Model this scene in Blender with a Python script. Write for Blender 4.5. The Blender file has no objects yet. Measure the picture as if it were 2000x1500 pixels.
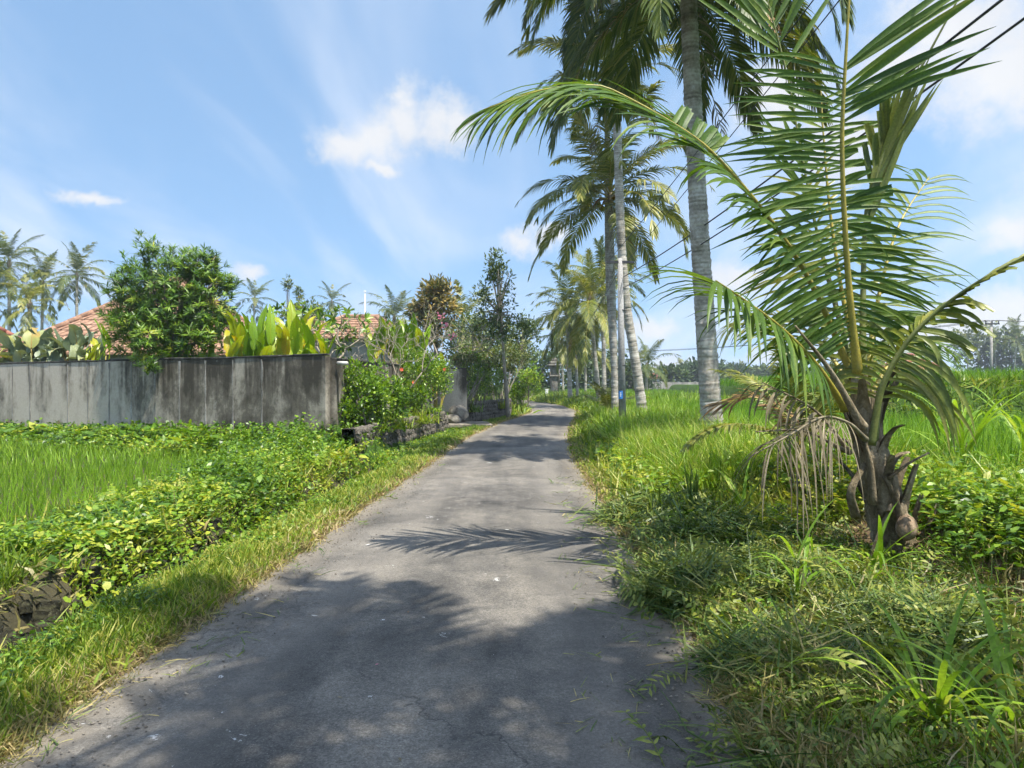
import bpy, math, random
import numpy as np
from mathutils import Vector, Matrix, Euler

rng = np.random.default_rng(11)
random.seed(11)
scene = bpy.context.scene
COL = scene.collection
F, H = 1387.0, 1.6          # focal length in photo pixels (2000 wide), eye height in metres

# ------------------------------------------------------------------ camera
cam_d = bpy.data.cameras.new("camera")
cam = bpy.data.objects.new("camera", cam_d)
COL.objects.link(cam)
cam.location = (0, 0, H)
cam.rotation_euler = (math.radians(90), 0, 0)
cam_d.sensor_width = 36.0
cam_d.lens = 36.0 * F / 2000.0
cam_d.clip_start = 0.05
cam_d.clip_end = 4000
scene.camera = cam

# ------------------------------------------------------------------ sun, sky, exposure
SUN_EL = math.radians(67)
SUN_AZ = math.atan2(0.62, -0.78)       # clockwise from +Y (the way the camera looks)
sun_dir = Vector((math.sin(SUN_AZ) * math.cos(SUN_EL), math.cos(SUN_AZ) * math.cos(SUN_EL), math.sin(SUN_EL)))
sun_d = bpy.data.lights.new("sun", 'SUN')
sun_d.energy = 4.8
sun_d.angle = math.radians(0.53)
sun_d.color = (1.0, 0.945, 0.84)
sun = bpy.data.objects.new("sun", sun_d)
COL.objects.link(sun)
sun.rotation_euler = sun_dir.to_track_quat('Z', 'Y').to_euler()
sun.location = (5, -5, 30)

scene.view_settings.view_transform = 'Standard'
scene.view_settings.look = 'None'
scene.view_settings.gamma = 1.0
scene.view_settings.exposure = 0.98
scene.view_settings.use_curve_mapping = False


class NT:
    """small helper round a node tree"""
    def __init__(self, tree):
        self.t = tree
        tree.nodes.clear()

    def n(self, kind, **kw):
        nd = self.t.nodes.new(kind)
        for k, v in kw.items():
            setattr(nd, k, v)
        return nd

    def l(self, a, b):
        self.t.links.new(a, b)

    def val(self, sock, v):
        if hasattr(v, 'is_linked') or isinstance(v, bpy.types.NodeSocket):
            self.l(v, sock)
        else:
            sock.default_value = v

    def math(self, op, a, b=0.0, c=None, clamp=False):
        nd = self.n('ShaderNodeMath', operation=op)
        nd.use_clamp = clamp
        self.val(nd.inputs[0], a)
        self.val(nd.inputs[1], b)
        if c is not None:
            self.val(nd.inputs[2], c)
        return nd.outputs[0]

    def vmath(self, op, a, b=None, out=0):
        nd = self.n('ShaderNodeVectorMath', operation=op)
        self.val(nd.inputs[0], a)
        if b is not None:
            self.val(nd.inputs[1], b)
        return nd.outputs[out]

    def noise(self, vec, scale, detail=4, rough=0.55, dist=0.0, out=0):
        nd = self.n('ShaderNodeTexNoise')
        if vec is not None:
            self.l(vec, nd.inputs['Vector'])
        nd.inputs['Scale'].default_value = scale
        nd.inputs['Detail'].default_value = detail
        nd.inputs['Roughness'].default_value = rough
        nd.inputs['Distortion'].default_value = dist
        return nd.outputs[out]

    def ramp(self, fac, stops, interp='LINEAR'):
        nd = self.n('ShaderNodeValToRGB')
        cr = nd.color_ramp
        cr.interpolation = interp
        while len(cr.elements) > len(stops):
            cr.elements.remove(cr.elements[-1])
        while len(cr.elements) < len(stops):
            cr.elements.new(0.5)
        for e, (p, c) in zip(cr.elements, stops):
            e.position = p
            e.color = (c, c, c, 1) if isinstance(c, (int, float)) else (*c, 1)
        self.l(fac, nd.inputs[0])
        return nd.outputs[0]

    def mapr(self, v, a, b, c=0.0, d=1.0, smooth=True):
        nd = self.n('ShaderNodeMapRange')
        nd.interpolation_type = 'SMOOTHSTEP' if smooth else 'LINEAR'
        self.val(nd.inputs[0], v)
        for i, x in zip((1, 2, 3, 4), (a, b, c, d)):
            nd.inputs[i].default_value = x
        return nd.outputs[0]

    def mix(self, fac, a, b, mode='MIX'):
        nd = self.n('ShaderNodeMix', data_type='RGBA', blend_type=mode)
        self.val(nd.inputs[0], fac)
        for s, v in ((nd.inputs[6], a), (nd.inputs[7], b)):
            if isinstance(v, (tuple, list)):
                s.default_value = (*v, 1) if len(v) == 3 else v
            else:
                self.l(v, s)
        return nd.outputs[2]


def dirpx(px, py):
    v = np.array([(px - 1000) / F, 1.0, -(py - 750) / F])
    return v / np.linalg.norm(v)


world = bpy.data.worlds.new("World")
scene.world = world
world.use_nodes = True
w = NT(world.node_tree)
sky = w.n('ShaderNodeTexSky', sky_type='NISHITA')
sky.sun_disc = False
sky.sun_elevation = SUN_EL
sky.sun_rotation = SUN_AZ
sky.altitude = 200
sky.air_density = 1.0
sky.dust_density = 0.9
sky.ozone_density = 1.2
tc = w.n('ShaderNodeTexCoord').outputs['Generated']
# high thin cirrus: stretched noise on a flat layer overhead
sep = w.n('ShaderNodeSeparateXYZ'); w.l(tc, sep.inputs[0])
zz = w.math('ADD', w.math('MAXIMUM', sep.outputs[2], 0.0), 0.22)
px_ = w.math('DIVIDE', sep.outputs[0], zz)
py_ = w.math('DIVIDE', sep.outputs[1], zz)
comb = w.n('ShaderNodeCombineXYZ'); w.l(px_, comb.inputs[0]); w.l(py_, comb.inputs[1])
mp = w.n('ShaderNodeMapping'); w.l(comb.outputs[0], mp.inputs[0])
mp.inputs['Rotation'].default_value = (0, 0, math.radians(10))
mp.inputs['Scale'].default_value = (1.7, 0.5, 1)
mp.inputs['Location'].default_value = (0.4, 0.9, 0)
c1 = w.noise(mp.outputs[0], 1.1, 5, 0.52, 0.7)
c2 = w.noise(mp.outputs[0], 3.4, 3, 0.6, 0.0)
cir = w.math('MULTIPLY', w.mapr(c1, 0.40, 0.72), w.mapr(c2, 0.15, 0.85, 0.5, 1.0))
cir = w.math('MULTIPLY', cir, 0.75)
# cumulus: lobes on the sky, their outline broken up by noise
LOBES = [
    # the cloud over the middle of the view
    (680, 290, .050, .036), (735, 270, .054, .046), (788, 240, .054, .054), (838, 240, .052, .050), (888, 248, .042, .048), (788, 192, .024, .032),
    (735, 335, .035, .014),
    # small puffs
    (175, 383, .038, .010), (485, 530, .028, .014), (1018, 472, .036, .026), (1080, 462, .03, .018),
    # right-hand side bank
    (1900, 70, .13, .08), (1990, 140, .13, .08), (1770, 120, .07, .05), (1640, 290, .07, .06), (1530, 180, .08, .05),
    (1985, 460, .045, .03), (1440, 545, .07, .03),
    (1830, 650, .16, .05), (1930, 620, .10, .05), (2000, 625, .10, .06), (1720, 670, .13, .03), (1560, 690, .12, .02), (1330, 720, .2, .02), (1280, 640, .05, .02),
    # out of the frame: the same fair-weather sky goes on all round
    (2500, 400, .25, .15), (-900, 450, .25, .10), (2300, 660, .3, .07), (-500, 690, .3, .04),
]
nz = w.n('ShaderNodeTexNoise'); w.l(tc, nz.inputs['Vector'])
for k_, v_ in (('Scale', 16.0), ('Detail', 4.0), ('Roughness', 0.6), ('Distortion', 0.0)):
    nz.inputs[k_].default_value = v_
warp = w.vmath('MULTIPLY', w.vmath('SUBTRACT', nz.outputs['Color'], (0.5, 0.5, 0.5)), (0.055, 0.055, 0.055))
tw = w.vmath('ADD', tc, warp)
acc = None
for (x_, y_, rx_, ry_) in LOBES:
    c_ = dirpx(x_, y_)
    dv = w.vmath('SUBTRACT', tw, tuple(c_))
    dv = w.vmath('MULTIPLY', dv, (1 / rx_, 1 / rx_, 1 / ry_))
    ln = w.vmath('LENGTH', dv, None, out=1)
    f_ = w.math('SUBTRACT', 1.0, ln)
    acc = f_ if acc is None else w.math('SMOOTH_MAX', acc, f_, 0.25)
fb = w.noise(tc, 30.0, 6, 0.68, 0.0)
dens = w.math('ADD', acc, w.math('MULTIPLY', w.math('SUBTRACT', fb, 0.5), 1.25))
cum = w.mapr(dens, -0.10, 0.88)
cum = w.math('MULTIPLY', cum, 0.9)
tone = w.mapr(w.noise(tw, 9.0, 2, 0.6), 0.3, 0.72, 0.72, 1.0)
cl_col = w.mix(tone, (2.25, 2.4, 2.75), (3.3, 3.3, 3.3))
hsv = w.n('ShaderNodeHueSaturation')
hsv.inputs['Hue'].default_value = 0.488
hsv.inputs['Saturation'].default_value = 1.0
hsv.inputs['Value'].default_value = 1.0
# take the sky a little above each direction, so that the tropical haze band stays thin
sv = w.vmath('NORMALIZE', w.vmath('ADD', tc, (0, 0, 0.30)))
w.l(sv, sky.inputs[0])
w.l(sky.outputs[0], hsv.inputs['Color'])
skycol = w.mix(cir, hsv.outputs[0], (3.1, 3.35, 3.8))
skycol = w.mix(cum, skycol, cl_col)
bg = w.n('ShaderNodeBackground')
bg.inputs['Strength'].default_value = 0.15
w.l(skycol, bg.inputs[0])
world.cycles.sampling_method = 'MANUAL'
world.cycles.sample_map_resolution = 512
wo = w.n('ShaderNodeOutputWorld')
w.l(bg.outputs[0], wo.inputs[0])

scene.render.engine = 'CYCLES'
cy = scene.cycles
cy.max_bounces = 4
cy.diffuse_bounces = 2
cy.glossy_bounces = 1
cy.transmission_bounces = 2
cy.transparent_max_bounces = 4
cy.caustics_reflective = False
cy.caustics_refractive = False
cy.sample_clamp_indirect = 6.0
cy.use_denoising = True
cy.denoiser = 'OPENIMAGEDENOISE'
cy.denoising_input_passes = 'RGB_ALBEDO_NORMAL'
cy.denoising_prefilter = 'ACCURATE'
cy.use_adaptive_sampling = True
cy.adaptive_threshold = 0.03
cy.adaptive_min_samples = 16


# ------------------------------------------------------------------ geometry helpers
def P(px, py, d):
    """photo pixel + distance along the view axis -> point in the place (metres)"""
    return np.array([(px - 1000) * d / F, d, H - (py - 750) * d / F])


def PX(px, d):
    return (px - 1000) * d / F


def norm(v):
    v = np.asarray(v, float)
    return v / np.maximum(np.linalg.norm(v, axis=-1, keepdims=True), 1e-9)


class MB:
    """collects geometry; build() links it as one mesh object"""
    def __init__(self):
        self.v, self.q, self.t, self.a, self.n = [], [], [], [], 0

    def add(self, v, quads=None, tris=None, rnd=0.5, mat=0):
        v = np.asarray(v, float).reshape(-1, 3)
        m = len(v)
        self.v.append(v)
        self.a.append(np.broadcast_to(np.asarray(rnd, float), (m,)).copy())
        if quads is not None and len(quads):
            q = np.asarray(quads, int).reshape(-1, 4)
            self.q.append(np.c_[q + self.n, np.broadcast_to(np.asarray(mat), (len(q),))])
        if tris is not None and len(tris):
            t = np.asarray(tris, int).reshape(-1, 3)
            self.t.append(np.c_[t + self.n, np.broadcast_to(np.asarray(mat), (len(t),))])
        self.n += m

    def mesh(self, name, mats, smooth=True, origin=(0, 0, 0)):
        V = np.concatenate(self.v) - np.asarray(origin, float)
        q = np.concatenate(self.q) if self.q else np.zeros((0, 5), int)
        t = np.concatenate(self.t) if self.t else np.zeros((0, 4), int)
        me = bpy.data.meshes.new(name)
        me.vertices.add(len(V))
        me.vertices.foreach_set("co", V.astype(np.float32).ravel())
        nl = len(q) * 4 + len(t) * 3
        me.loops.add(nl)
        me.loops.foreach_set("vertex_index", np.concatenate([q[:, :4].ravel(), t[:, :3].ravel()]).astype(np.int32))
        npoly = len(q) + len(t)
        me.polygons.add(npoly)
        ls = np.concatenate([np.arange(len(q)) * 4, len(q) * 4 + np.arange(len(t)) * 3]).astype(np.int32)
        me.polygons.foreach_set("loop_start", ls)
        me.polygons.foreach_set("material_index", np.concatenate([q[:, 4], t[:, 3]]).astype(np.int32))
        me.polygons.foreach_set("use_smooth", np.full(npoly, smooth))
        at = me.attributes.new("rnd", 'FLOAT', 'POINT')
        at.data.foreach_set("value", np.concatenate(self.a).astype(np.float32))
        for m in (mats if isinstance(mats, (list, tuple)) else [mats]):
            me.materials.append(m)
        me.update(calc_edges=True)
        return me

    def build(self, name, mats, parent=None, smooth=True, origin=None):
        o_ = origin if origin is not None else (tuple(parent_world(parent)) if parent else (0, 0, 0))
        me = self.mesh(name, mats, smooth, o_)
        o = bpy.data.objects.new(name, me)
        COL.objects.link(o)
        if parent:
            o.parent = parent
        else:
            o.location = o_
        return o


def parent_world(p):
    loc = Vector((0, 0, 0))
    while p is not None:
        loc = loc + Vector(p.location)
        p = p.parent
    return loc


def tag(o, label=None, cat=None, group=None, kind=None):
    if label: o["label"] = label
    if cat: o["category"] = cat
    if group: o["group"] = group
    if kind: o["kind"] = kind
    return o


def thing(name, label, cat, loc, group=None):
    o = bpy.data.objects.new(name, None)
    COL.objects.link(o)
    o.location = tuple(float(c) for c in loc)
    o.empty_display_size = 0.2
    return tag(o, label, cat, group, 'thing' if name.endswith('wall') else None)


def part(name, me, parent, mat4=None):
    o = bpy.data.objects.new(name, me)
    COL.objects.link(o)
    o.parent = parent
    if mat4 is not None:
        o.matrix_local = mat4
    return o


def box(mb, c, s, rz=0.0, rnd=0.5, mat=0, jit=0.0, bev=0.0):
    c = np.asarray(c, float); h = np.asarray(s, float) / 2
    if bev > 0:
        v = []
        b = bev
        for z, k in ((-1, 1), (-1, 0), (1, 0), (1, 1)):
            zz_ = z * (h[2] - (0 if k else b))
            ins = b if k else 0
            for sx, sy in ((-1, -1), (1, -1), (1, 1), (-1, 1)):
                v.append((sx * (h[0] - ins), sy * (h[1] - ins), zz_))
        v = np.array(v)
        f = [(3, 2, 1, 0), (12, 13, 14, 15)]
        for r in range(3):
            for k in range(4):
                f.append((r * 4 + k, r * 4 + (k + 1) % 4, r * 4 + 4 + (k + 1) % 4, r * 4 + 4 + k))
    else:
        v = np.array([(sx * h[0], sy * h[1], sz * h[2]) for sz in (-1, 1) for sx, sy in ((-1, -1), (1, -1), (1, 1), (-1, 1))])
        f = [(3, 2, 1, 0), (4, 5, 6, 7), (0, 1, 5, 4), (1, 2, 6, 5), (2, 3, 7, 6), (3, 0, 4, 7)]
    if jit:
        v = v + rng.normal(0, jit, v.shape)
    ca, sa = math.cos(rz), math.sin(rz)
    v = np.c_[v[:, 0] * ca - v[:, 1] * sa, v[:, 0] * sa + v[:, 1] * ca, v[:, 2]] + c
    mb.add(v, f, None, rnd, mat)


def spline(pts, n):
    """Catmull-Rom through pts, n samples evenly in parameter length"""
    p = np.asarray(pts, float)
    if len(p) == 2:
        t = np.linspace(0, 1, n)[:, None]
        return p[0] * (1 - t) + p[1] * t
    pe = np.vstack([2 * p[0] - p[1], p, 2 * p[-1] - p[-2]])
    out = []
    m = 24
    for i in range(len(p) - 1):
        a, b, c, d = pe[i:i + 4]
        t = np.linspace(0, 1, m, endpoint=False)[:, None]
        out.append(0.5 * (2 * b + (c - a) * t + (2 * a - 5 * b + 4 * c - d) * t ** 2 + (3 * b - a - 3 * c + d) * t ** 3))
    out = np.vstack(out + [p[-1:]])
    s = np.r_[0, np.cumsum(np.linalg.norm(np.diff(out, axis=0), axis=1))]
    q = np.linspace(0, s[-1], n)
    return np.c_[[np.interp(q, s, out[:, k]) for k in range(3)]].T


def tangents(p):
    return norm(np.gradient(p, axis=0))


def tube(mb, path, rad, sides=8, rnd=0.5, mat=0, cap=True, flat=1.0):
    path = np.asarray(path, float)
    n = len(path)
    rad = np.broadcast_to(np.asarray(rad, float), (n,))
    T = tangents(path)
    u = np.cross(T[0], (0, 0, 1.0))
    if np.linalg.norm(u) < 0.05:
        u = np.cross(T[0], (1.0, 0, 0))
    u = norm(u)
    ang = np.linspace(0, 2 * math.pi, sides, endpoint=False)
    V = np.empty((n, sides, 3))
    for i in range(n):
        u = norm(u - T[i] * np.dot(u, T[i]))
        b = np.cross(T[i], u)
        V[i] = path[i] + rad[i] * (np.cos(ang)[:, None] * u + flat * np.sin(ang)[:, None] * b)
    q = []
    for k in range(sides):
        k2 = (k + 1) % sides
        i = np.arange(n - 1) * sides
        q.append(np.c_[i + k, i + k2, i + sides + k2, i + sides + k])
    q = np.concatenate(q)
    V = V.reshape(-1, 3)
    tr = None
    if cap:
        V = np.vstack([V, path[0], path[-1]])
        k = np.arange(sides); k2 = (k + 1) % sides
        tr = np.vstack([np.c_[k2, k, np.full(sides, n * sides)], np.c_[(n - 1) * sides + k, (n - 1) * sides + k2, np.full(sides, n * sides + 1)]])
    if np.ndim(rnd) and len(np.atleast_1d(rnd)) == n:
        rnd = np.repeat(rnd, sides)
        if cap: rnd = np.r_[rnd, rnd[0], rnd[-1]]
    mb.add(V, q, tr, rnd, mat)


PROF_LEAFLET = [0.35, 0.9, 1.0, 0.85, 0.5, 0.04]
PROF_GRASS = [0.8, 1.0, 0.8, 0.45, 0.04]
PROF_LEAF = [0.12, 0.85, 1.0, 0.62, 0.03]
PROF_HEART = [0.55, 1.05, 0.85, 0.45, 0.03]


def blade_verts(base, d, side, L, W, droop, prof, fold=0.0, twist=0.0):
    """N curved leaves as (N, segs+1, cols, 3) vertices; droop bends them towards the ground"""
    base = np.asarray(base, float); N = len(base)
    d = norm(d); side = np.asarray(side, float)
    L = np.broadcast_to(np.asarray(L, float), (N,)); W = np.broadcast_to(np.asarray(W, float), (N,))
    droop = np.broadcast_to(np.asarray(droop, float), (N,))
    S = len(prof) - 1
    cols = 3 if fold else 2
    out = np.empty((N, S + 1, cols, 3))
    p = base.copy(); cur = d.copy()
    down = np.array([0, 0, -1.0])
    for k in range(S + 1):
        s = k / S
        sd = norm(side - cur * np.sum(side * cur, 1, keepdims=True))
        if twist:
            nn = np.cross(cur, sd)
            a = twist * s
            sd = sd * math.cos(a) + nn * math.sin(a)
        nn = np.cross(sd, cur)
        hw = (W * prof[k] * 0.5)[:, None]
        if fold:
            out[:, k, 0] = p - sd * hw
            out[:, k, 1] = p - nn * hw * fold
            out[:, k, 2] = p + sd * hw
        else:
            out[:, k, 0] = p - sd * hw
            out[:, k, 1] = p + sd * hw
        if k < S:
            nxt = norm(cur + down * (droop / S * (0.4 + 1.2 * s))[:, None])
            p = p + norm(cur + nxt) * (L / S)[:, None]
            cur = nxt
    return out


def blade_faces(S, cols):
    f = []
    for k in range(S):
        for c in range(cols - 1):
            a = k * cols + c
            f.append((a, a + 1, a + cols + 1, a + cols))
    return np.array(f)


def blades(mb, base, d, side, L, W, droop, prof=PROF_GRASS, fold=0.0, rnd=None, mat=0, twist=0.0):
    V = blade_verts(base, d, side, L, W, droop, prof, fold, twist)
    N, S1, cols, _ = V.shape
    f = blade_faces(S1 - 1, cols)
    per = S1 * cols
    q = (f[None] + (np.arange(N) * per)[:, None, None]).reshape(-1, 4)
    if rnd is None:
        rnd = rng.random(N)
    mb.add(V.reshape(-1, 3), q, None, np.repeat(np.broadcast_to(rnd, (N,)), per), mat)


def rdir(n, zmin=-1, zmax=1):
    z = rng.uniform(zmin, zmax, n); a = rng.uniform(0, 2 * math.pi, n)
    r = np.sqrt(np.maximum(0, 1 - z * z))
    return np.c_[r * np.cos(a), r * np.sin(a), z]


def perp(d):
    r = rng.normal(size=d.shape)
    return norm(np.cross(d, r))


# cheap value noise for layout
_ng = rng.random((64, 64))
def vnoise(x, y, s=1.0):
    x = np.asarray(x, float) * s; y = np.asarray(y, float) * s
    xi = np.floor(x).astype(int); yi = np.floor(y).astype(int)
    fx = x - xi; fy = y - yi
    fx = fx * fx * (3 - 2 * fx); fy = fy * fy * (3 - 2 * fy)
    g = lambda a, b: _ng[a % 64, b % 64]
    return (g(xi, yi) * (1 - fx) + g(xi + 1, yi) * fx) * (1 - fy) + (g(xi, yi + 1) * (1 - fx) + g(xi + 1, yi + 1) * fx) * fy


def fbm(x, y, s=1.0):
    return 0.5 * vnoise(x, y, s) + 0.3 * vnoise(x + 7.3, y + 1.7, s * 2.1) + 0.2 * vnoise(x - 3.1, y + 9.2, s * 4.3)

# ------------------------------------------------------------------ materials
def new_mat(name):
    m = bpy.data.materials.new(name)
    m.use_nodes = True
    return m, NT(m.node_tree)


def leaf_mat(name, stops, trans=0.3, rough=0.45, spec=0.4, var=0.25, tint=(1.25, 1.2, 0.55)):
    """foliage: colour from each leaf's own value, a little per-plant drift, light passing through"""
    m, t = new_mat(name)
    at = t.n('ShaderNodeAttribute', attribute_name='rnd')
    oi = t.n('ShaderNodeObjectInfo')
    geo = t.n('ShaderNodeNewGeometry')
    nz_ = t.noise(geo.outputs['Position'], 0.9, 1, 0.6)
    f = t.math('ADD', at.outputs['Fac'], t.math('MULTIPLY', t.math('SUBTRACT', oi.outputs['Random'], 0.5), var))
    f = t.math('ADD', f, t.math('MULTIPLY', t.math('SUBTRACT', nz_, 0.5), var * 1.6), clamp=True)
    col = t.ramp(f, stops)
    fine = t.noise(geo.outputs['Position'], 60, 0, 0.6)
    col = t.mix(0.35, col, t.ramp(fine, [(0.25, 0.45), (0.75, 1.4)]), 'MULTIPLY')
    bs = t.n('ShaderNodeBsdfPrincipled')
    t.l(col, bs.inputs['Base Color'])
    bs.inputs['Roughness'].default_value = rough
    bs.inputs['Specular IOR Level'].default_value = spec
    out = t.n('ShaderNodeOutputMaterial')
    if trans > 0:
        tr = t.n('ShaderNodeBsdfTranslucent')
        t.l(t.mix(1.0, col, tint, 'MULTIPLY'), tr.inputs[0])
        mx = t.n('ShaderNodeMixShader')
        mx.inputs[0].default_value = trans
        t.l(bs.outputs[0], mx.inputs[1]); t.l(tr.outputs[0], mx.inputs[2])
        t.l(mx.outputs[0], out.inputs[0])
    else:
        t.l(bs.outputs[0], out.inputs[0])
    return m


def bark_mat(name, c0, c1, c2, scale=6, bump=0.5, stretch=(1, 1, 0.3), rough=0.9):
    m, t = new_mat(name)
    tc_ = t.n('ShaderNodeTexCoord').outputs['Object']
    mp_ = t.n('ShaderNodeMapping'); t.l(tc_, mp_.inputs[0]); mp_.inputs['Scale'].default_value = stretch
    a = t.noise(mp_.outputs[0], scale, 6, 0.65, 0.4)
    b = t.noise(tc_, scale * 5, 4, 0.7)
    col = t.ramp(a, [(0.3, c0), (0.5, c1), (0.72, c2)])
    col = t.mix(0.6, col, t.ramp(b, [(0.3, 0.35), (0.7, 1.35)]), 'MULTIPLY')
    bs = t.n('ShaderNodeBsdfPrincipled')
    t.l(col, bs.inputs['Base Color'])
    bs.inputs['Roughness'].default_value = rough
    bs.inputs['Specular IOR Level'].default_value = 0.15
    bp = t.n('ShaderNodeBump'); bp.inputs['Strength'].default_value = bump; bp.inputs['Distance'].default_value = 0.03
    t.l(t.math('ADD', a, t.math('MULTIPLY', b, 0.6)), bp.inputs['Height'])
    t.l(bp.outputs[0], bs.inputs['Normal'])
    out = t.n('ShaderNodeOutputMaterial'); t.l(bs.outputs[0], out.inputs[0])
    return m


def plain_mat(name, col, rough=0.6, metal=0.0, noise=0.25, scale=8):
    m, t = new_mat(name)
    tc_ = t.n('ShaderNodeTexCoord').outputs['Object']
    a = t.noise(tc_, scale, 5, 0.65)
    c = t.mix(noise, col, t.ramp(a, [(0.3, 0.3), (0.7, 1.4)]), 'MULTIPLY')
    bs = t.n('ShaderNodeBsdfPrincipled')
    t.l(c, bs.inputs['Base Color'])
    bs.inputs['Roughness'].default_value = rough
    bs.inputs['Metallic'].default_value = metal
    out = t.n('ShaderNodeOutputMaterial'); t.l(bs.outputs[0], out.inputs[0])
    return m


G_GRASS = leaf_mat('grass_blade', [(0, (.055, .11, .010)), (.35, (.135, .225, .018)), (.75, (.24, .34, .03)), (1, (.42, .41, .09))], 0.4, var=0.35)
G_DRY = leaf_mat('dry_grass_blade', [(0, (.10, .13, .03)), (.35, (.22, .21, .06)), (.7, (.38, .30, .12)), (1, (.46, .37, .2))], 0.3, var=0.3, tint=(1.1, 1, .7))
G_RICE_L = leaf_mat('young_rice_blade', [(0, (.11, .22, .015)), (.5, (.205, .37, .025)), (1, (.33, .47, .06))], 0.45, var=0.25)
G_RICE_R = leaf_mat('rice_blade', [(0, (.07, .18, .012)), (.5, (.14, .29, .02)), (1, (.24, .40, .035))], 0.45, var=0.25)
G_TALL = leaf_mat('tall_grass_blade', [(0, (.07, .15, .010)), (.4, (.165, .30, .02)), (.8, (.28, .42, .04)), (1, (.44, .47, .12))], 0.45, var=0.35)
G_WEED = leaf_mat('weed_leaf', [(0, (.038, .095, .010)), (.4, (.105, .215, .016)), (.8, (.205, .335, .025)), (1, (.37, .41, .045))], 0.35, rough=0.4, var=0.35)
G_FERN = leaf_mat('fern_leaf', [(0, (.12, .22, .012)), (.6, (.26, .37, .025)), (1, (.42, .43, .06))], 0.42, var=0.3)
G_CUT = leaf_mat('cut_grass_blade', [(0, (.035, .075, .014)), (.45, (.09, .155, .025)), (.8, (.19, .23, .05)), (1, (.40, .33, .14))], 0.25, var=0.4)
G_CUTLEAF = leaf_mat('cut_leaf', [(0, (.045, .08, .012)), (.5, (.105, .155, .02)), (1, (.25, .27, .05))], 0.25, rough=0.5, var=0.35)
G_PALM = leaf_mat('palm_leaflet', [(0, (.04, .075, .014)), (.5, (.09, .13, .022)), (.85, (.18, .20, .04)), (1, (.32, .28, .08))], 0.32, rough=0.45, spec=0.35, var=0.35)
G_PALMY = leaf_mat('sun_tinted_palm_leaflet', [(0, (.09, .13, .02)), (.5, (.19, .22, .035)), (1, (.38, .35, .09))], 0.3, rough=0.4, spec=0.5, var=0.35)  # brighter copy of the palm leaflet, sunlit yellow painted into its colour
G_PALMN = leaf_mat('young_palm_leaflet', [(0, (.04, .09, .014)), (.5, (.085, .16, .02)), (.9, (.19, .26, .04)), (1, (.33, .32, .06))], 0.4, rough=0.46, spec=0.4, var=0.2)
G_DEAD = leaf_mat('dead_frond', [(0, (.078, .064, .04)), (.5, (.20, .17, .11)), (1, (.43, .375, .26))], 0.12, rough=0.8, spec=0.15, var=0.3, tint=(1, .9, .7))
G_RUST = leaf_mat('dying_frond', [(0, (.12, .06, .025)), (.5, (.28, .15, .05)), (1, (.45, .33, .13))], 0.2, rough=0.6, var=0.3, tint=(1.1, .9, .5))
G_RACHIS = leaf_mat('frond_rib', [(0, (.16, .16, .03)), (.5, (.30, .25, .04)), (1, (.42, .32, .05))], 0.0, rough=0.42, var=0.2)
G_RACHISG = leaf_mat('green_frond_rib', [(0, (.09, .11, .03)), (.5, (.15, .17, .05)), (1, (.25, .24, .08))], 0.0, rough=0.42, var=0.2)
G_BANANA = leaf_mat('heliconia_leaf', [(0, (.09, .2, .012)), (.5, (.22, .36, .02)), (.85, (.40, .44, .03)), (1, (.60, .42, .03))], 0.4, rough=0.35, var=0.25, tint=(1.2, 1.15, .4))
G_CALA = leaf_mat('grey_green_leaf', [(0, (.085, .13, .055)), (.5, (.16, .21, .12)), (.8, (.24, .29, .19)), (.97, (.28, .30, .08)), (1, (.38, .27, .08))], 0.18, rough=0.5, var=0.2)
G_TREE = leaf_mat('tree_leaf', [(0, (.03, .085, .010)), (.45, (.09, .19, .016)), (.85, (.21, .33, .025)), (1, (.40, .42, .045))], 0.28, rough=0.38, spec=0.5, var=0.25)
G_HIB = leaf_mat('hibiscus_leaf', [(0, (.045, .11, .010)), (.4, (.13, .25, .016)), (.8, (.25, .38, .025)), (1, (.40, .46, .06))], 0.32, rough=0.36, spec=0.5, var=0.25)
G_OLIVE = leaf_mat('olive_leaf', [(0, (.04, .075, .02)), (.5, (.10, .15, .035)), (.85, (.19, .23, .06)), (1, (.34, .33, .1))], 0.25, rough=0.42, var=0.3)
G_YEL = leaf_mat('yellowing_leaf', [(0, (.05, .09, .03)), (.4, (.13, .14, .05)), (.7, (.32, .26, .1)), (1, (.5, .36, .1))], 0.25, rough=0.5, var=0.35, tint=(1.1, 1, .5))
G_FAR = leaf_mat('far_leaf', [(0, (.025, .055, .02)), (.5, (.055, .10, .03)), (1, (.12, .17, .05))], 0.2, rough=0.6, var=0.4)
def palm_bark():
    m, t = new_mat('coconut_bark')
    at = t.n('ShaderNodeAttribute', attribute_name='rnd')
    tc_ = t.n('ShaderNodeTexCoord').outputs['Object']
    a = t.noise(tc_, 2.6, 6, .68)
    b = t.noise(tc_, 16, 3, .6)
    f = t.math('ADD', t.math('MULTIPLY', at.outputs['Fac'], .26), t.math('ADD', t.math('MULTIPLY', a, .75), t.math('MULTIPLY', b, .3)))
    col = t.ramp(f, [(.46, (.10, .085, .066)), (.58, (.21, .19, .155)), (.7, (.33, .305, .26)), (.84, (.5, .48, .43))])
    bs = t.n('ShaderNodeBsdfPrincipled'); t.l(col, bs.inputs['Base Color'])
    bs.inputs['Roughness'].default_value = .9; bs.inputs['Specular IOR Level'].default_value = .15
    bp = t.n('ShaderNodeBump'); bp.inputs['Strength'].default_value = .4; bp.inputs['Distance'].default_value = .02
    t.l(b, bp.inputs['Height']); t.l(bp.outputs[0], bs.inputs['Normal'])
    out = t.n('ShaderNodeOutputMaterial'); t.l(bs.outputs[0], out.inputs[0])
    return m


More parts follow.
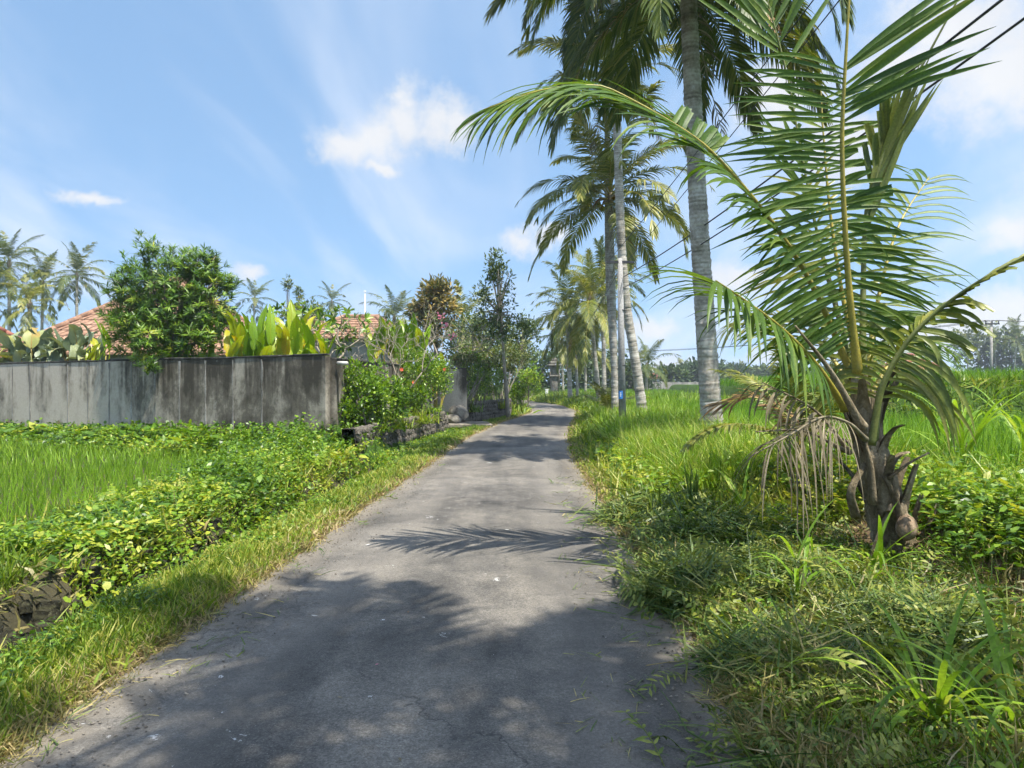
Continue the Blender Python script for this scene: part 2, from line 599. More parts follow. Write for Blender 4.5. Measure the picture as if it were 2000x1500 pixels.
B_PALM = palm_bark()
B_TREE = bark_mat('tree_bark', (.12, .10, .08), (.22, .19, .155), (.33, .30, .25), 7, 0.5)
B_FRANGI = bark_mat('frangipani_bark', (.2, .17, .125), (.31, .27, .205), (.42, .37, .30), 9, 0.3)
B_BOOT = bark_mat('palm_boot', (.075, .057, .033), (.20, .16, .10), (.42, .355, .25), 7, 0.8, (1, 1, .15))
B_STONE = bark_mat('field_stone', (.06, .055, .048), (.17, .15, .125), (.30, .27, .22), 3.5, 0.8, (1, 1, 1))
B_ROCK = bark_mat('boulder_stone', (.10, .09, .075), (.20, .185, .155), (.30, .285, .245), 2.5, 0.6, (1, 1, 1))
B_MOSS = bark_mat('mossy_stone', (.014, .014, .01), (.05, .048, .03), (.10, .10, .055), 4, 0.8, (1, 1, 1))
M_MORTAR = bark_mat('dark_mortar', (.02, .018, .015), (.045, .04, .033), (.075, .065, .055), 6, 0.6, (1, 1, 1))
M_CONC = bark_mat('pole_concrete', (.2, .195, .185), (.31, .305, .295), (.41, .405, .39), 3, 0.2, (1, 1, .2))
M_SLAB = bark_mat('slab_concrete', (.12, .105, .085), (.2, .178, .145), (.28, .25, .21), 3, 0.4, (1, 1, 1))
M_BLUE = plain_mat('blue_plate', (.03, .17, .5), 0.4)
M_WHITE = plain_mat('white_paint', (.75, .75, .72), 0.6, noise=.15)
M_DARKMETAL = plain_mat('dark_metal', (.05, .05, .055), 0.5, 0.4)
M_CABLE = plain_mat('black_cable', (.012, .012, .016), 0.5)
M_PVC = plain_mat('pipe_plastic', (.5, .47, .42), 0.5)
M_PLASTER = bark_mat('old_plaster', (.2, .19, .17), (.34, .32, .29), (.46, .44, .4), 1.2, 0.3, (1, 1, .4))
M_HUSK = bark_mat('coconut_husk', (.16, .11, .07), (.28, .2, .13), (.36, .28, .2), 9, 0.4, (1, 1, .3))


def wall_mat(name='weathered_wall', shift=0.0, grad=True):
    """old rendered garden wall: pale render, black algae washed down from the top, blotches"""
    m, t = new_mat(name)
    geo = t.n('ShaderNodeNewGeometry').outputs['Position']
    s_ = t.n('ShaderNodeSeparateXYZ'); t.l(geo, s_.inputs[0])
    mp_ = t.n('ShaderNodeMapping'); t.l(geo, mp_.inputs[0]); mp_.inputs['Scale'].default_value = (1.5, 1.5, 0.13)
    streak = t.noise(mp_.outputs[0], 1.5, 5, 0.55, 0.2)
    mp2 = t.n('ShaderNodeMapping'); t.l(geo, mp2.inputs[0]); mp2.inputs['Scale'].default_value = (1, 1, .55)
    blot = t.noise(mp2.outputs[0], 1.0, 8, 0.66, 0.6)
    big = t.noise(geo, 0.22, 2, 0.5)
    fine = t.noise(geo, 26, 5, 0.7)
    # algae: streaks + blotches, stronger towards the road end of the wall
    xg = t.mapr(s_.outputs[0], -14, -7.5, -.17 + shift, (.02 if grad else -.17) + shift)
    al = t.math('ADD', t.math('ADD', t.math('MULTIPLY', streak, .34), t.math('MULTIPLY', blot, .82)), t.math('ADD', xg, t.math('MULTIPLY', t.math('SUBTRACT', big, .5), .5)))
    mp3 = t.n('ShaderNodeMapping'); t.l(geo, mp3.inputs[0]); mp3.inputs['Scale'].default_value = (3.2, 3.2, .2)
    drip = t.math('MULTIPLY', t.mapr(t.noise(mp3.outputs[0], 1.0, 5, .6, .2), .42, .62), t.mapr(s_.outputs[2], .7, 2.2, .0, .17))
    al = t.math('ADD', al, t.math('SUBTRACT', drip, .045))
    al = t.math('ADD', al, t.math('MULTIPLY', t.math('SUBTRACT', fine, .5), .2))
    al = t.math('ADD', al, t.math('MULTIPLY', t.math('SUBTRACT', t.noise(geo, 4.5, 6, .7, .5), .5), .3))
    col = t.ramp(al, [(.39, (.42, .38, .315)), (.49, (.29, .262, .212)), (.575, (.135, .12, .095)), (.70, (.055, .049, .038))])
    # lichen-pale patches
    pale = t.math('MULTIPLY', t.mapr(t.noise(geo, 3.2, 8, .72, .6), .62, .72), .55)
    col = t.mix(pale, col, (.42, .41, .38))
    col = t.mix(.45, col, t.ramp(fine, [(.3, .55), (.7, 1.3)]), 'MULTIPLY')
    bs = t.n('ShaderNodeBsdfPrincipled')
    t.l(col, bs.inputs['Base Color'])
    bs.inputs['Roughness'].default_value = 0.92
    bs.inputs['Specular IOR Level'].default_value = 0.15
    bp = t.n('ShaderNodeBump'); bp.inputs['Strength'].default_value = 0.45; bp.inputs['Distance'].default_value = 0.02
    t.l(t.math('ADD', blot, t.math('MULTIPLY', fine, .5)), bp.inputs['Height']); t.l(bp.outputs[0], bs.inputs['Normal'])
    out = t.n('ShaderNodeOutputMaterial'); t.l(bs.outputs[0], out.inputs[0])
    return m


M_WALL = wall_mat()
M_PIER = wall_mat('pale_weathered_wall', .04, False)
M_SEAM = bark_mat('pale_render_seam', (.10, .095, .085), (.22, .21, .19), (.42, .41, .38), 5, .4, (1, 1, .25))
M_COPE = bark_mat('black_coping', (.022, .021, .02), (.05, .047, .042), (.14, .135, .12), 5, .5, (1, 1, 1))
M_TILE = bark_mat('roof_tile_clay', (.2, .115, .075), (.31, .185, .125), (.41, .265, .19), 1.6, .3, (1, 1, 1))
M_TILE2 = bark_mat('roof_tile_red', (.19, .075, .05), (.29, .12, .085), (.36, .18, .13), 1.6, .3, (1, 1, 1))


def road_mat():
    m, t = new_mat('worn_asphalt')
    geo = t.n('ShaderNodeNewGeometry').outputs['Position']
    at = t.n('ShaderNodeAttribute', attribute_name='rnd')      # metres from the nearest road edge
    big = t.noise(geo, 0.55, 5, 0.6, 0.5)
    mid = t.noise(geo, 3.2, 5, 0.65, 0.2)
    mp_ = t.n('ShaderNodeMapping'); t.l(geo, mp_.inputs[0]); mp_.inputs['Scale'].default_value = (2.2, .25, 1)
    track = t.noise(mp_.outputs[0], 1.0, 4, .55)
    fine = t.noise(geo, 90, 4, 0.75)
    v = t.n('ShaderNodeTexVoronoi'); t.l(geo, v.inputs['Vector']); v.inputs['Scale'].default_value = 75
    base = t.math('ADD', t.math('MULTIPLY', big, .45), t.math('ADD', t.math('MULTIPLY', mid, .25), t.math('MULTIPLY', track, .35)))
    col = t.ramp(base, [(.40, (.052, .049, .044)), (.5, (.112, .104, .092)), (.61, (.20, .182, .154))])
    # aggregate: light chips and dark gaps
    col = t.mix(.45, col, t.ramp(t.noise(geo, 34, 3, .7), [(.32, .5), (.5, 1.0), (.68, 1.5)]), 'MULTIPLY')
    col = t.mix(.8, col, t.ramp(fine, [(.3, .35), (.52, 1.0), (.7, 1.75)]), 'MULTIPLY')
    chip = t.mapr(t.math('ADD', v.outputs['Distance'], t.math('MULTIPLY', mid, .15)), .16, .28, .6, 0)
    col = t.mix(t.math('MULTIPLY', chip, t.mapr(v.outputs['Color'], .3, .75)), col, (.34, .32, .29))
    # patch outlines and cracks
    warp_ = t.vmath('ADD', geo, t.vmath('MULTIPLY', t.vmath('SUBTRACT', t.noise(geo, 1.4, 5, .7, 0, out=1), (.5, .5, .5)), (1.5, 1.5, 0)))
    vc = t.n('ShaderNodeTexVoronoi', feature='DISTANCE_TO_EDGE'); t.l(warp_, vc.inputs['Vector']); vc.inputs['Scale'].default_value = .33
    crack = t.math('MULTIPLY', t.mapr(vc.outputs['Distance'], .001, .007, 1, 0), t.mapr(t.noise(geo, .5, 3), .46, .54))
    col = t.mix(t.math('MULTIPLY', crack, .55), col, (.035, .034, .033))
    vp = t.n('ShaderNodeTexVoronoi'); t.l(warp_, vp.inputs['Vector']); vp.inputs['Scale'].default_value = .33
    col = t.mix(.75, col, t.ramp(vp.outputs['Color'], [(.25, .72), (.8, 1.22)]), 'MULTIPLY')
    wheel = t.mapr(t.math('ABSOLUTE', t.math('SUBTRACT', t.math('ADD', at.outputs['Fac'], t.math('MULTIPLY', mid, .25)), .92)), .05, .38, .30, 0)
    col = t.mix(wheel, col, (.17, .155, .135))
    # pale dust blown to the edges
    dust = t.mapr(t.math('ADD', at.outputs['Fac'], t.math('MULTIPLY', t.math('SUBTRACT', mid, .5), .7)), .05, .55, .55, 0)
    col = t.mix(dust, col, (.24, .205, .155))
    # splashes of old white paint
    sp = t.mapr(t.math('ADD', t.noise(geo, 5.5, 6, .75, .4), t.math('MULTIPLY', t.noise(geo, .8, 2), .25)), .795, .83)
    col = t.mix(t.math('MULTIPLY', sp, .8), col, (.6, .59, .56))
    bs = t.n('ShaderNodeBsdfPrincipled')
    t.l(col, bs.inputs['Base Color'])
    bs.inputs['Roughness'].default_value = 0.8
    bs.inputs['Specular IOR Level'].default_value = 0.3
    bp = t.n('ShaderNodeBump'); bp.inputs['Strength'].default_value = 0.7; bp.inputs['Distance'].default_value = 0.008
    h_ = t.math('ADD', t.math('MULTIPLY', fine, .8), t.math('SUBTRACT', t.math('MULTIPLY', mid, .8), crack))
    t.l(h_, bp.inputs['Height']); t.l(bp.outputs[0], bs.inputs['Normal'])
    out = t.n('ShaderNodeOutputMaterial'); t.l(bs.outputs[0], out.inputs[0])
    return m


M_ROAD = road_mat()


def ground_mat():
    m, t = new_mat('earth_and_grass')
    geo = t.n('ShaderNodeNewGeometry').outputs['Position']
    at = t.n('ShaderNodeAttribute', attribute_name='rnd')      # 0 bare earth .. 1 green cover, 2 wet mud
    a = t.noise(geo, 1.3, 6, .65)
    b = t.noise(geo, 22, 5, .7)
    earth = t.ramp(b, [(.3, (.07, .047, .028)), (.6, (.15, .105, .06)), (.8, (.24, .18, .11))])
    green = t.ramp(t.math('ADD', t.math('MULTIPLY', a, .5), t.math('MULTIPLY', b, .5)), [(.3, (.018, .04, .008)), (.55, (.05, .095, .015)), (.75, (.10, .15, .025))])
    mud = t.ramp(a, [(.3, (.035, .033, .02)), (.7, (.095, .085, .05))])
    f1 = t.mapr(t.math('ADD', at.outputs['Fac'], t.math('MULTIPLY', t.math('SUBTRACT', b, .5), .8)), .25, .75)
    col = t.mix(f1, earth, green)
    col = t.mix(t.mapr(at.outputs['Fac'], 1.3, 1.8), col, mud)
    bs = t.n('ShaderNodeBsdfPrincipled')
    t.l(col, bs.inputs['Base Color'])
    bs.inputs['Roughness'].default_value = 0.95
    bs.inputs['Specular IOR Level'].default_value = 0.1
    bp = t.n('ShaderNodeBump'); bp.inputs['Strength'].default_value = 0.8; bp.inputs['Distance'].default_value = 0.03
    t.l(b, bp.inputs['Height']); t.l(bp.outputs[0], bs.inputs['Normal'])
    out = t.n('ShaderNodeOutputMaterial'); t.l(bs.outputs[0], out.inputs[0])
    return m


M_GROUND = ground_mat()

# ------------------------------------------------------------------ the lie of the land
_yl = np.array([-12, 3, 3.64, 4.5, 5.4, 8.9, 12.3, 17, 22, 29.6, 35, 40, 48, 56, 66, 78, 95, 125, 200, 900])
_xl = np.array([-2.4, -2.18, -2.14, -2.1, -2.0, -1.9, -1.69, -1.47, -1.2, -.4, .45, 1.15, 1.25, .4, -1.6, -5, -11, -26, -70, -300])
_yr = np.array([-12, 3, 6.6, 11, 14.8, 18.5, 22, 27.7, 34, 42.7, 54, 65, 76, 90, 110, 140, 200, 900])
_xr = np.array([1.05, 1.08, 1.14, 1.2, 1.23, 1.43, 1.68, 2.24, 2.95, 3.85, 3.6, 1.9, 0, -4, -12, -28, -66, -296])
_ys = np.arange(-14, 260, 0.25)
def _smooth(y, x):
    v = np.interp(_ys, y, x)
    k = np.ones(17) / 17
    vp = np.pad(v, 8, mode='edge')
    return np.convolve(vp, k, 'valid')
_xls, _xrs = _smooth(_yl, _xl), _smooth(_yr, _xr)
def xl(y): return np.interp(y, _ys, _xls)
def xr(y): return np.interp(y, _ys, _xrs)

WALL_A = np.array([-4.2, 16.2]); WALL_B = np.array([-18.5, 24.1])      # garden wall facing the camera
WALL_N = norm(np.array([-(WALL_B - WALL_A)[1], (WALL_B - WALL_A)[0]])); WALL_N = WALL_N if WALL_N[1] > 0 else -WALL_N

def sstep(x, a, b):
    t = np.clip((x - a) / (b - a), 0, 1)
    return t * t * (3 - 2 * t)

TERR_Y, TERR_X = 19.5, 9.6
def terrace_mask(x, y):
    return sstep(y, TERR_Y - .12, TERR_Y + .5) * sstep(x, TERR_X + .16 * (y - TERR_Y) - .3, TERR_X + .16 * (y - TERR_Y) + .6)

def ground_z(x, y):
    x = np.asarray(x, float); y = np.asarray(y, float)
    ul = xl(y) - x
    ur = x - xr(y)
    n1 = fbm(x, y, 1.1) - .5
    n2 = fbm(x + 31, y - 12, 3.5) - .5
    # left of the road: verge, ditch, bank, paddy
    near = 1 - sstep(y, 14.5, 17.5)
    zl_near = np.interp(ul, [0, .12, .45, .75, .92, 1.1, 1.55, 1.7, 1.85, 2.4, 2.9, 3.4, 3.8, 60], [-.01, .03, .055, .03, -.25, -.6, -.6, -.35, .02, .04, .02, -.06, -.08, -.08])
    zl_far = np.interp(ul, [0, .12, .6, 1.0, 1.5, 1.68, 1.8, 3, 60], [-.01, .025, .03, -.05, -.08, -.05, .5, .52, .52])
    yard = sstep((x - WALL_A[0]) * WALL_N[0] + (y - WALL_A[1]) * WALL_N[1], -.1, .15)
    zl_far = np.where(yard > 0, np.where(ul > 1.68, zl_far, zl_far), zl_near)
    far2 = sstep(y, 38, 46)
    zl = zl_near * near + zl_far * (1 - near)
    zl = zl * (1 - far2) + far2 * np.interp(ul, [0, .2, 2, 60], [-.01, .03, .1, .2])
    paddy = (ul > 3.5) & (yard < .5) & (y < 26)
    zl = zl + np.where(paddy, .01 * n2, .12 * n1 * sstep(ul, .5, 1.4) + .05 * n2 * sstep(ul, .02, .5))
    # right: verge, low bank, paddy, and the raised terrace
    nb = 1 - sstep(y, 7.5, 10)
    zr_near = np.interp(ur, [0, .12, .5, 1.1, 1.6, 2.15, 2.5, 2.95, 3.4, 3.9, 90], [-.01, .025, .04, .05, .06, .12, .34, .5, .5, .40, .40])
    zr_far = np.interp(ur, [0, .12, .6, 1.4, 2.2, 3.2, 4, 90], [-.01, .025, .06, .2, .36, .42, .38, .38])
    zr = zr_near * nb + zr_far * (1 - nb)
    far3 = sstep(y, 45, 60)
    zr = zr * (1 - far3) + far3 * np.interp(ur, [0, .2, 4, 90], [-.01, .03, .3, .3])
    zr = zr + .16 * n1 * sstep(ur, .4, 1.2) * (1 - sstep(ur, 3.6, 4.4)) + .05 * n2 * sstep(ur, .02, .6) * (1 - sstep(ur, 3.8, 4.6))
    zr = zr + terrace_mask(x, y) * 1.22
    z = np.where(ul > 0, zl, np.where(ur > 0, zr, -.05))
    # ragged seam where verge earth laps over the asphalt
    inside = np.minimum(-ul, -ur)
    lap = np.clip(1 - inside / .22, 0, 1) * (inside > 0)
    z = np.where(inside > 0, -.06 + lap * (.052 + .10 * (fbm(x * 1.3, y * 1.3, 2.6) - .5)), z)
    return z


def build_ground():
    xs = np.unique(np.round(np.r_[np.linspace(-500, -60, 12), np.linspace(-60, -22, 20), np.arange(-22, -7, .35), np.arange(-7, 6.5, .15), np.arange(6.5, 24, .35), np.linspace(24, 70, 24), np.linspace(70, 500, 12)], 3))
    ys = np.unique(np.round(np.r_[np.linspace(-60, -6, 8), np.arange(-6, 15, .18), np.arange(15, 50, .35), np.linspace(50, 150, 50), np.linspace(150, 800, 14)], 3))
    X, Y = np.meshgrid(xs, ys)
    Z = ground_z(X, Y)
    ul = xl(Y) - X; ur = X - xr(Y)
    inside = np.minimum(-ul, -ur)
    g = np.where(inside > -.18, 0.0, 1.0)
    g = np.where((ul > .85) & (ul < 2.0) & (Y < 16), 2.0, g)
    yard = ((X - WALL_A[0]) * WALL_N[0] + (Y - WALL_A[1]) * WALL_N[1]) > 0
    g = np.where((ul > 3.5) & ~yard & (Y < 26), 2.0, g)
    g = np.where((ur > .3) & (ur < 2.4) & (Y < 8.5), .3, g)
    g = np.where((ur > 1.7) & (ur < 2.9) & (Y < 7), .05, g)
    ny, nx = X.shape
    idx = np.arange(nx * ny).reshape(ny, nx)
    q = np.stack([idx[:-1, :-1], idx[:-1, 1:], idx[1:, 1:], idx[1:, :-1]], -1).reshape(-1, 4)
    mb = MB()
    mb.add(np.c_[X.ravel(), Y.ravel(), Z.ravel()], q, None, g.ravel())
    tag(mb.build('ground', M_GROUND), kind='structure')


def build_road():
    ys = np.r_[np.arange(-8, 30, .2), np.arange(30, 160, .6)]
    cols = 19
    a = xl(ys) - .12; b = xr(ys) + .12
    t = np.linspace(0, 1, cols)
    X = a[:, None] + (b - a)[:, None] * t
    Y = np.repeat(ys[:, None], cols, 1)
    Z = .0 + .025 * (1 - (2 * t - 1) ** 2)[None] + .012 * (fbm(X, Y, .9) - .5)
    e = np.minimum(X - a[:, None], b[:, None] - X)
    idx = np.arange(X.size).reshape(X.shape)
    q = np.stack([idx[:-1, :-1], idx[:-1, 1:], idx[1:, 1:], idx[1:, :-1]], -1).reshape(-1, 4)
    mb = MB()
    mb.add(np.c_[X.ravel(), Y.ravel(), Z.ravel()], q, None, e.ravel())
    tag(mb.build('road', M_ROAD), kind='structure')


build_ground()
build_road()

# water lying in the ditch
m_, t_ = new_mat('ditch_water')
b_ = t_.n('ShaderNodeBsdfPrincipled'); b_.inputs['Base Color'].default_value = (.02, .022, .016, 1); b_.inputs['Roughness'].default_value = .12
bp_ = t_.n('ShaderNodeBump'); bp_.inputs['Strength'].default_value = .15; t_.l(t_.noise(None, 9, 3), bp_.inputs['Height']); t_.l(bp_.outputs[0], b_.inputs['Normal'])
o_ = t_.n('ShaderNodeOutputMaterial'); t_.l(b_.outputs[0], o_.inputs[0])
ys = np.arange(-4, 16, .5)
mb = MB()
V = np.c_[np.r_[xl(ys) - .85, xl(ys) - 1.8], np.r_[ys, ys], np.full(2 * len(ys), -.5)]
i = np.arange(len(ys) - 1)
mb.add(V, np.c_[i, i + 1, i + 1 + len(ys), i + len(ys)])
tag(mb.build('ditch_water', m_), kind='structure')

# ------------------------------------------------------------------ walls
def wall_run(name, label, A, B, z0, z1, thick, panel_w, group=None, seam=True, cope_over=.02, mat=None):
    """a rendered block wall: panels with recessed gaps, pale seam strips standing proud, coping blocks"""
    A = np.asarray(A, float); B = np.asarray(B, float)
    L = np.linalg.norm(B - A); d = (B - A) / L
    rz = math.atan2(d[1], d[0])
    nrm = np.array([d[1], -d[0]])
    root = thing(name, label, 'wall', (A[0], A[1], z0), group)
    n = max(1, round(L / panel_w))
    w_ = L / n
    rr = np.random.default_rng(int(abs(A[0] * 100 + B[1] * 7)))
    for k in range(n):
        c = A + d * (k + .5) * w_
        mb = MB()
        off = rr.normal(0, .004)
        box(mb, (c[0] + nrm[0] * off, c[1] + nrm[1] * off, (z0 + z1) / 2), (w_ - .003, thick, z1 - z0), rz, bev=.003)
        mb.build('wall_panel', mat or M_WALL, root, smooth=False)
        mb = MB()
        box(mb, (c[0], c[1], z1 + .025 + rr.normal(0, .006)), (w_ - .004, thick + 2 * cope_over, .05), rz + rr.normal(0, .003), bev=.012, jit=.004)
        mb.build('coping', M_COPE, root, smooth=False)
        if seam and k and rr.random() < .8:
            s_ = A + d * k * w_ + nrm * 0
            mb = MB()
            zz_ = np.linspace(z0, z1 - .04, 12)
            for side in (-1,):
                wv = (.006 + .03 * rr.random(12)) * (rr.random(12) > .25) + .003
                ctr = s_ + d * 0
                p = []
                for j, z in enumerate(zz_):
                    dx = rr.normal(0, .006)
                    for sx in (-1, 1):
                        for dep in (thick / 2 - .01, thick / 2 + .012):
                            q_ = ctr + d * (dx + sx * wv[j]) + nrm * dep
                            p.append((q_[0], q_[1], z))
                p = np.array(p)
                qs = []
                for j in range(11):
                    a = j * 4
                    qs += [(a + 1, a + 3, a + 7, a + 5), (a, a + 1, a + 5, a + 4), (a + 3, a + 2, a + 6, a + 7)]
                mb.add(p, qs)
            mb.build('seam', M_SEAM, root, smooth=False)
    mb = MB()
    c = (A + B) / 2
    box(mb, (c[0], c[1], z0 - .15), (L, thick + .06, .3), rz)
    mb.build('footing', M_WALL, root, smooth=False)
    return root


wall_run('garden_wall', 'long weathered grey garden wall with black streaks facing the paddy', WALL_B, WALL_A, -.1, 2.24, .16, 1.05)
WALL_C = np.array([-2.95, 28.2])
wall_run('garden_wall', 'dark garden wall running along the road behind the hibiscus bushes', WALL_A + np.array([.09, .1]), WALL_C, .3, 2.16, .16, 1.6)
wall_run('wall_pier', 'pale grey wall end with black cap standing behind the two boulders', (-2.9, 28.35), (-1.82, 28.5), .2, 2.2, .22, 1.1, seam=False, mat=M_PIER)
# drain pipe poking out near the wall corner
mb = MB()
tube(mb, np.array([(-3.98, 16.25, 2.08), (-3.74, 16.1, 2.07)]), [.045, .045], 10)
tag(mb.build('drain_pipe', M_PVC, origin=(-3.98, 16.25, 2.08)), 'short cream drain pipe poking out of the dark wall corner', 'pipe')

# stone retaining walls: every stone its own piece
def stone_mesh(seed, elong=1.0):
    r = np.random.default_rng(seed)
    v = []
    rings = 3; sid = 6
    for i in range(rings):
        z = (i / (rings - 1) - .5)
        rad = .5 * (1.0 if i == 1 else .78)
        for k in range(sid):
            a = 2 * math.pi * (k + .3 * r.random()) / sid
            rr = rad * r.uniform(.82, 1.12)
            v.append((math.copysign(min(abs(math.cos(a)) ** .7, 1), math.cos(a)) * rr, math.copysign(min(abs(math.sin(a)) ** .7, 1), math.sin(a)) * rr, z * r.uniform(.85, 1.1)))
    v.append((0, 0, -.55)); v.append((0, 0, .55))
    v = np.array(v)
    q = [(i * sid + k, i * sid + (k + 1) % sid, (i + 1) * sid + (k + 1) % sid, (i + 1) * sid + k) for i in range(rings - 1) for k in range(sid)]
    t = [((k + 1) % sid, k, rings * sid) for k in range(sid)] + [((rings - 1) * sid + k, (rings - 1) * sid + (k + 1) % sid, rings * sid + 1) for k in range(sid)]
    mb = MB(); mb.add(v, q, t, r.random())
    return mb.mesh('stone', B_STONE, smooth=False)


STONES = [stone_mesh(s) for s in range(10)]


def stone_wall(name, label, path, h0, h1, size, zbase, thick=.3):
    p = spline(path, 60)
    s = np.r_[0, np.cumsum(np.linalg.norm(np.diff(p, axis=0), axis=1))]
    L = s[-1]
    root = thing(name, label, 'wall', (p[0][0], p[0][1], zbase))
    mb = MB()
    T = tangents(p); N = np.c_[T[:, 1], -T[:, 0], np.zeros(len(T))]
    z0 = np.full(len(p), zbase - .25); z1 = zbase + np.linspace(h0, h1, len(p)) - .03
    V = np.vstack([np.c_[(p + N * -.0)[:, :2], z0], np.c_[p[:, :2], z1], np.c_[(p - N * thick)[:, :2], z1], np.c_[(p - N * thick)[:, :2], z0]])
    n = len(p); i = np.arange(n - 1)
    q = np.vstack([np.c_[i + r * n, i + 1 + r * n, i + 1 + (r + 1) * n, i + (r + 1) * n] for r in range(3)])
    mb.add(V, q)
    mb.build('mortar_core', M_MORTAR, root, smooth=False)
    rr = np.random.default_rng(int(L * 77))
    rows = max(3, round((h0 + h1) / 2 / size))
    cnt = 0
    for r in range(rows):
        x = rr.uniform(0, size)
        while x < L and cnt < 300:
            w_ = size * rr.uniform(.65, 1.25)
            hh = np.interp(x / L, [0, 1], [h0, h1])
            z = zbase + hh * (r + .5) / rows + rr.normal(0, .012)
            pos = [np.interp(x, s, p[:, k]) for k in range(3)]
            tv = [np.interp(x, s, T[:, k]) for k in range(3)]
            rz = math.atan2(tv[1], tv[0])
            nx, ny = math.sin(rz), -math.cos(rz)
            o = bpy.data.objects.new('stone', STONES[rr.integers(len(STONES))])
            COL.objects.link(o); o.parent = root
            dep = rr.uniform(-.01, .035)
            o.matrix_local = Matrix.Translation((pos[0] + nx * dep - p[0][0], pos[1] + ny * dep - p[0][1], z - zbase)) @ Euler((rr.normal(0, .2), rr.normal(0, .35), rz + rr.normal(0, .12))).to_matrix().to_4x4() @ Matrix.Diagonal((w_ * .98, .16, hh / rows * rr.uniform(.85, 1.2), 1))
            cnt += 1
            x += w_ * .92
    return root


stone_wall('retaining_wall', 'low dark fieldstone retaining wall below the hibiscus bushes', [(-3.45, 15.6, 0), (-3.1, 19, 0), (-2.78, 22, 0), (-2.35, 25.6, 0)], .66, .64, .15, -.02)
stone_wall('retaining_wall', 'fieldstone retaining wall beside the slim tree past the boulders', [(-1.98, 29.3, 0), (-1.3, 31.8, 0), (-.6, 34.2, 0), (-.08, 36.2, 0)], .85, .85, .18, 0)
# rubble lining of the open ditch, near the camera
root = thing('ditch_wall', 'mossy dark stones lining the far side of the ditch', 'wall', (-3.75, 5, -.6))
rr = np.random.default_rng(5)
MOSSY = [m.copy() for m in STONES]
for m in MOSSY: m.materials[0] = B_MOSS
for k in range(90):
    y = 2.6 + 6.2 * rr.random(); z = rr.uniform(-.58, -.08)
    u = np.interp(z, [-.6, .05], [1.57, 1.86])
    sc = rr.uniform(.12, .24)
    o = part('stone', MOSSY[rr.integers(10)], root, Matrix.Translation((float(xl(y)) - u + 3.75, y - 5, z + .6)) @ Euler(tuple(rr.uniform(-1, 1, 3) * .6)).to_matrix().to_4x4() @ Matrix.Diagonal((sc * .7, sc * 1.2, sc * .75, 1)))

# concrete culvert slab at the gateway and boulders
mb = MB(); box(mb, (-1.72, 27.2, .05), (1.75, 2.1, .14), .13, bev=.03)
tag(mb.build('driveway', M_SLAB, smooth=False), kind='structure')


def boulder(name, label, c, s, seed, cut=True):
    r = np.random.default_rng(seed)
    n = 140
    i = np.arange(n) + .5
    ph = np.arccos(1 - 2 * i / n); th = math.pi * (1 + 5 ** .5) * i
    v = np.c_[np.cos(th) * np.sin(ph), np.sin(th) * np.sin(ph), np.cos(ph)]
    for _ in range(9):      # plane cuts give flat broken faces
        d = norm(r.normal(size=3)); h = r.uniform(.62, .88)
        k = v @ d
        v = v - np.where(k > h, k - h, 0)[:, None] * d
    import bmesh
    bm = bmesh.new()
    for p in v * np.asarray(s): bm.verts.new(p)
    bmesh.ops.convex_hull(bm, input=bm.verts)
    me = bpy.data.meshes.new(name); bm.to_mesh(me); bm.free()
    me.materials.append(B_ROCK)
    o = bpy.data.objects.new(name, me); COL.objects.link(o)
    o.location = c
    return tag(o, label, 'boulder')


boulder('boulder', 'larger pale angular boulder leaning against the wall end by the road', tuple(P(896, 808, 27.6)), (.42, .4, .4), 3)
boulder('boulder', 'smaller dark boulder lying in front of the larger one', tuple(P(884, 821, 27.0)), (.34, .3, .24), 8)

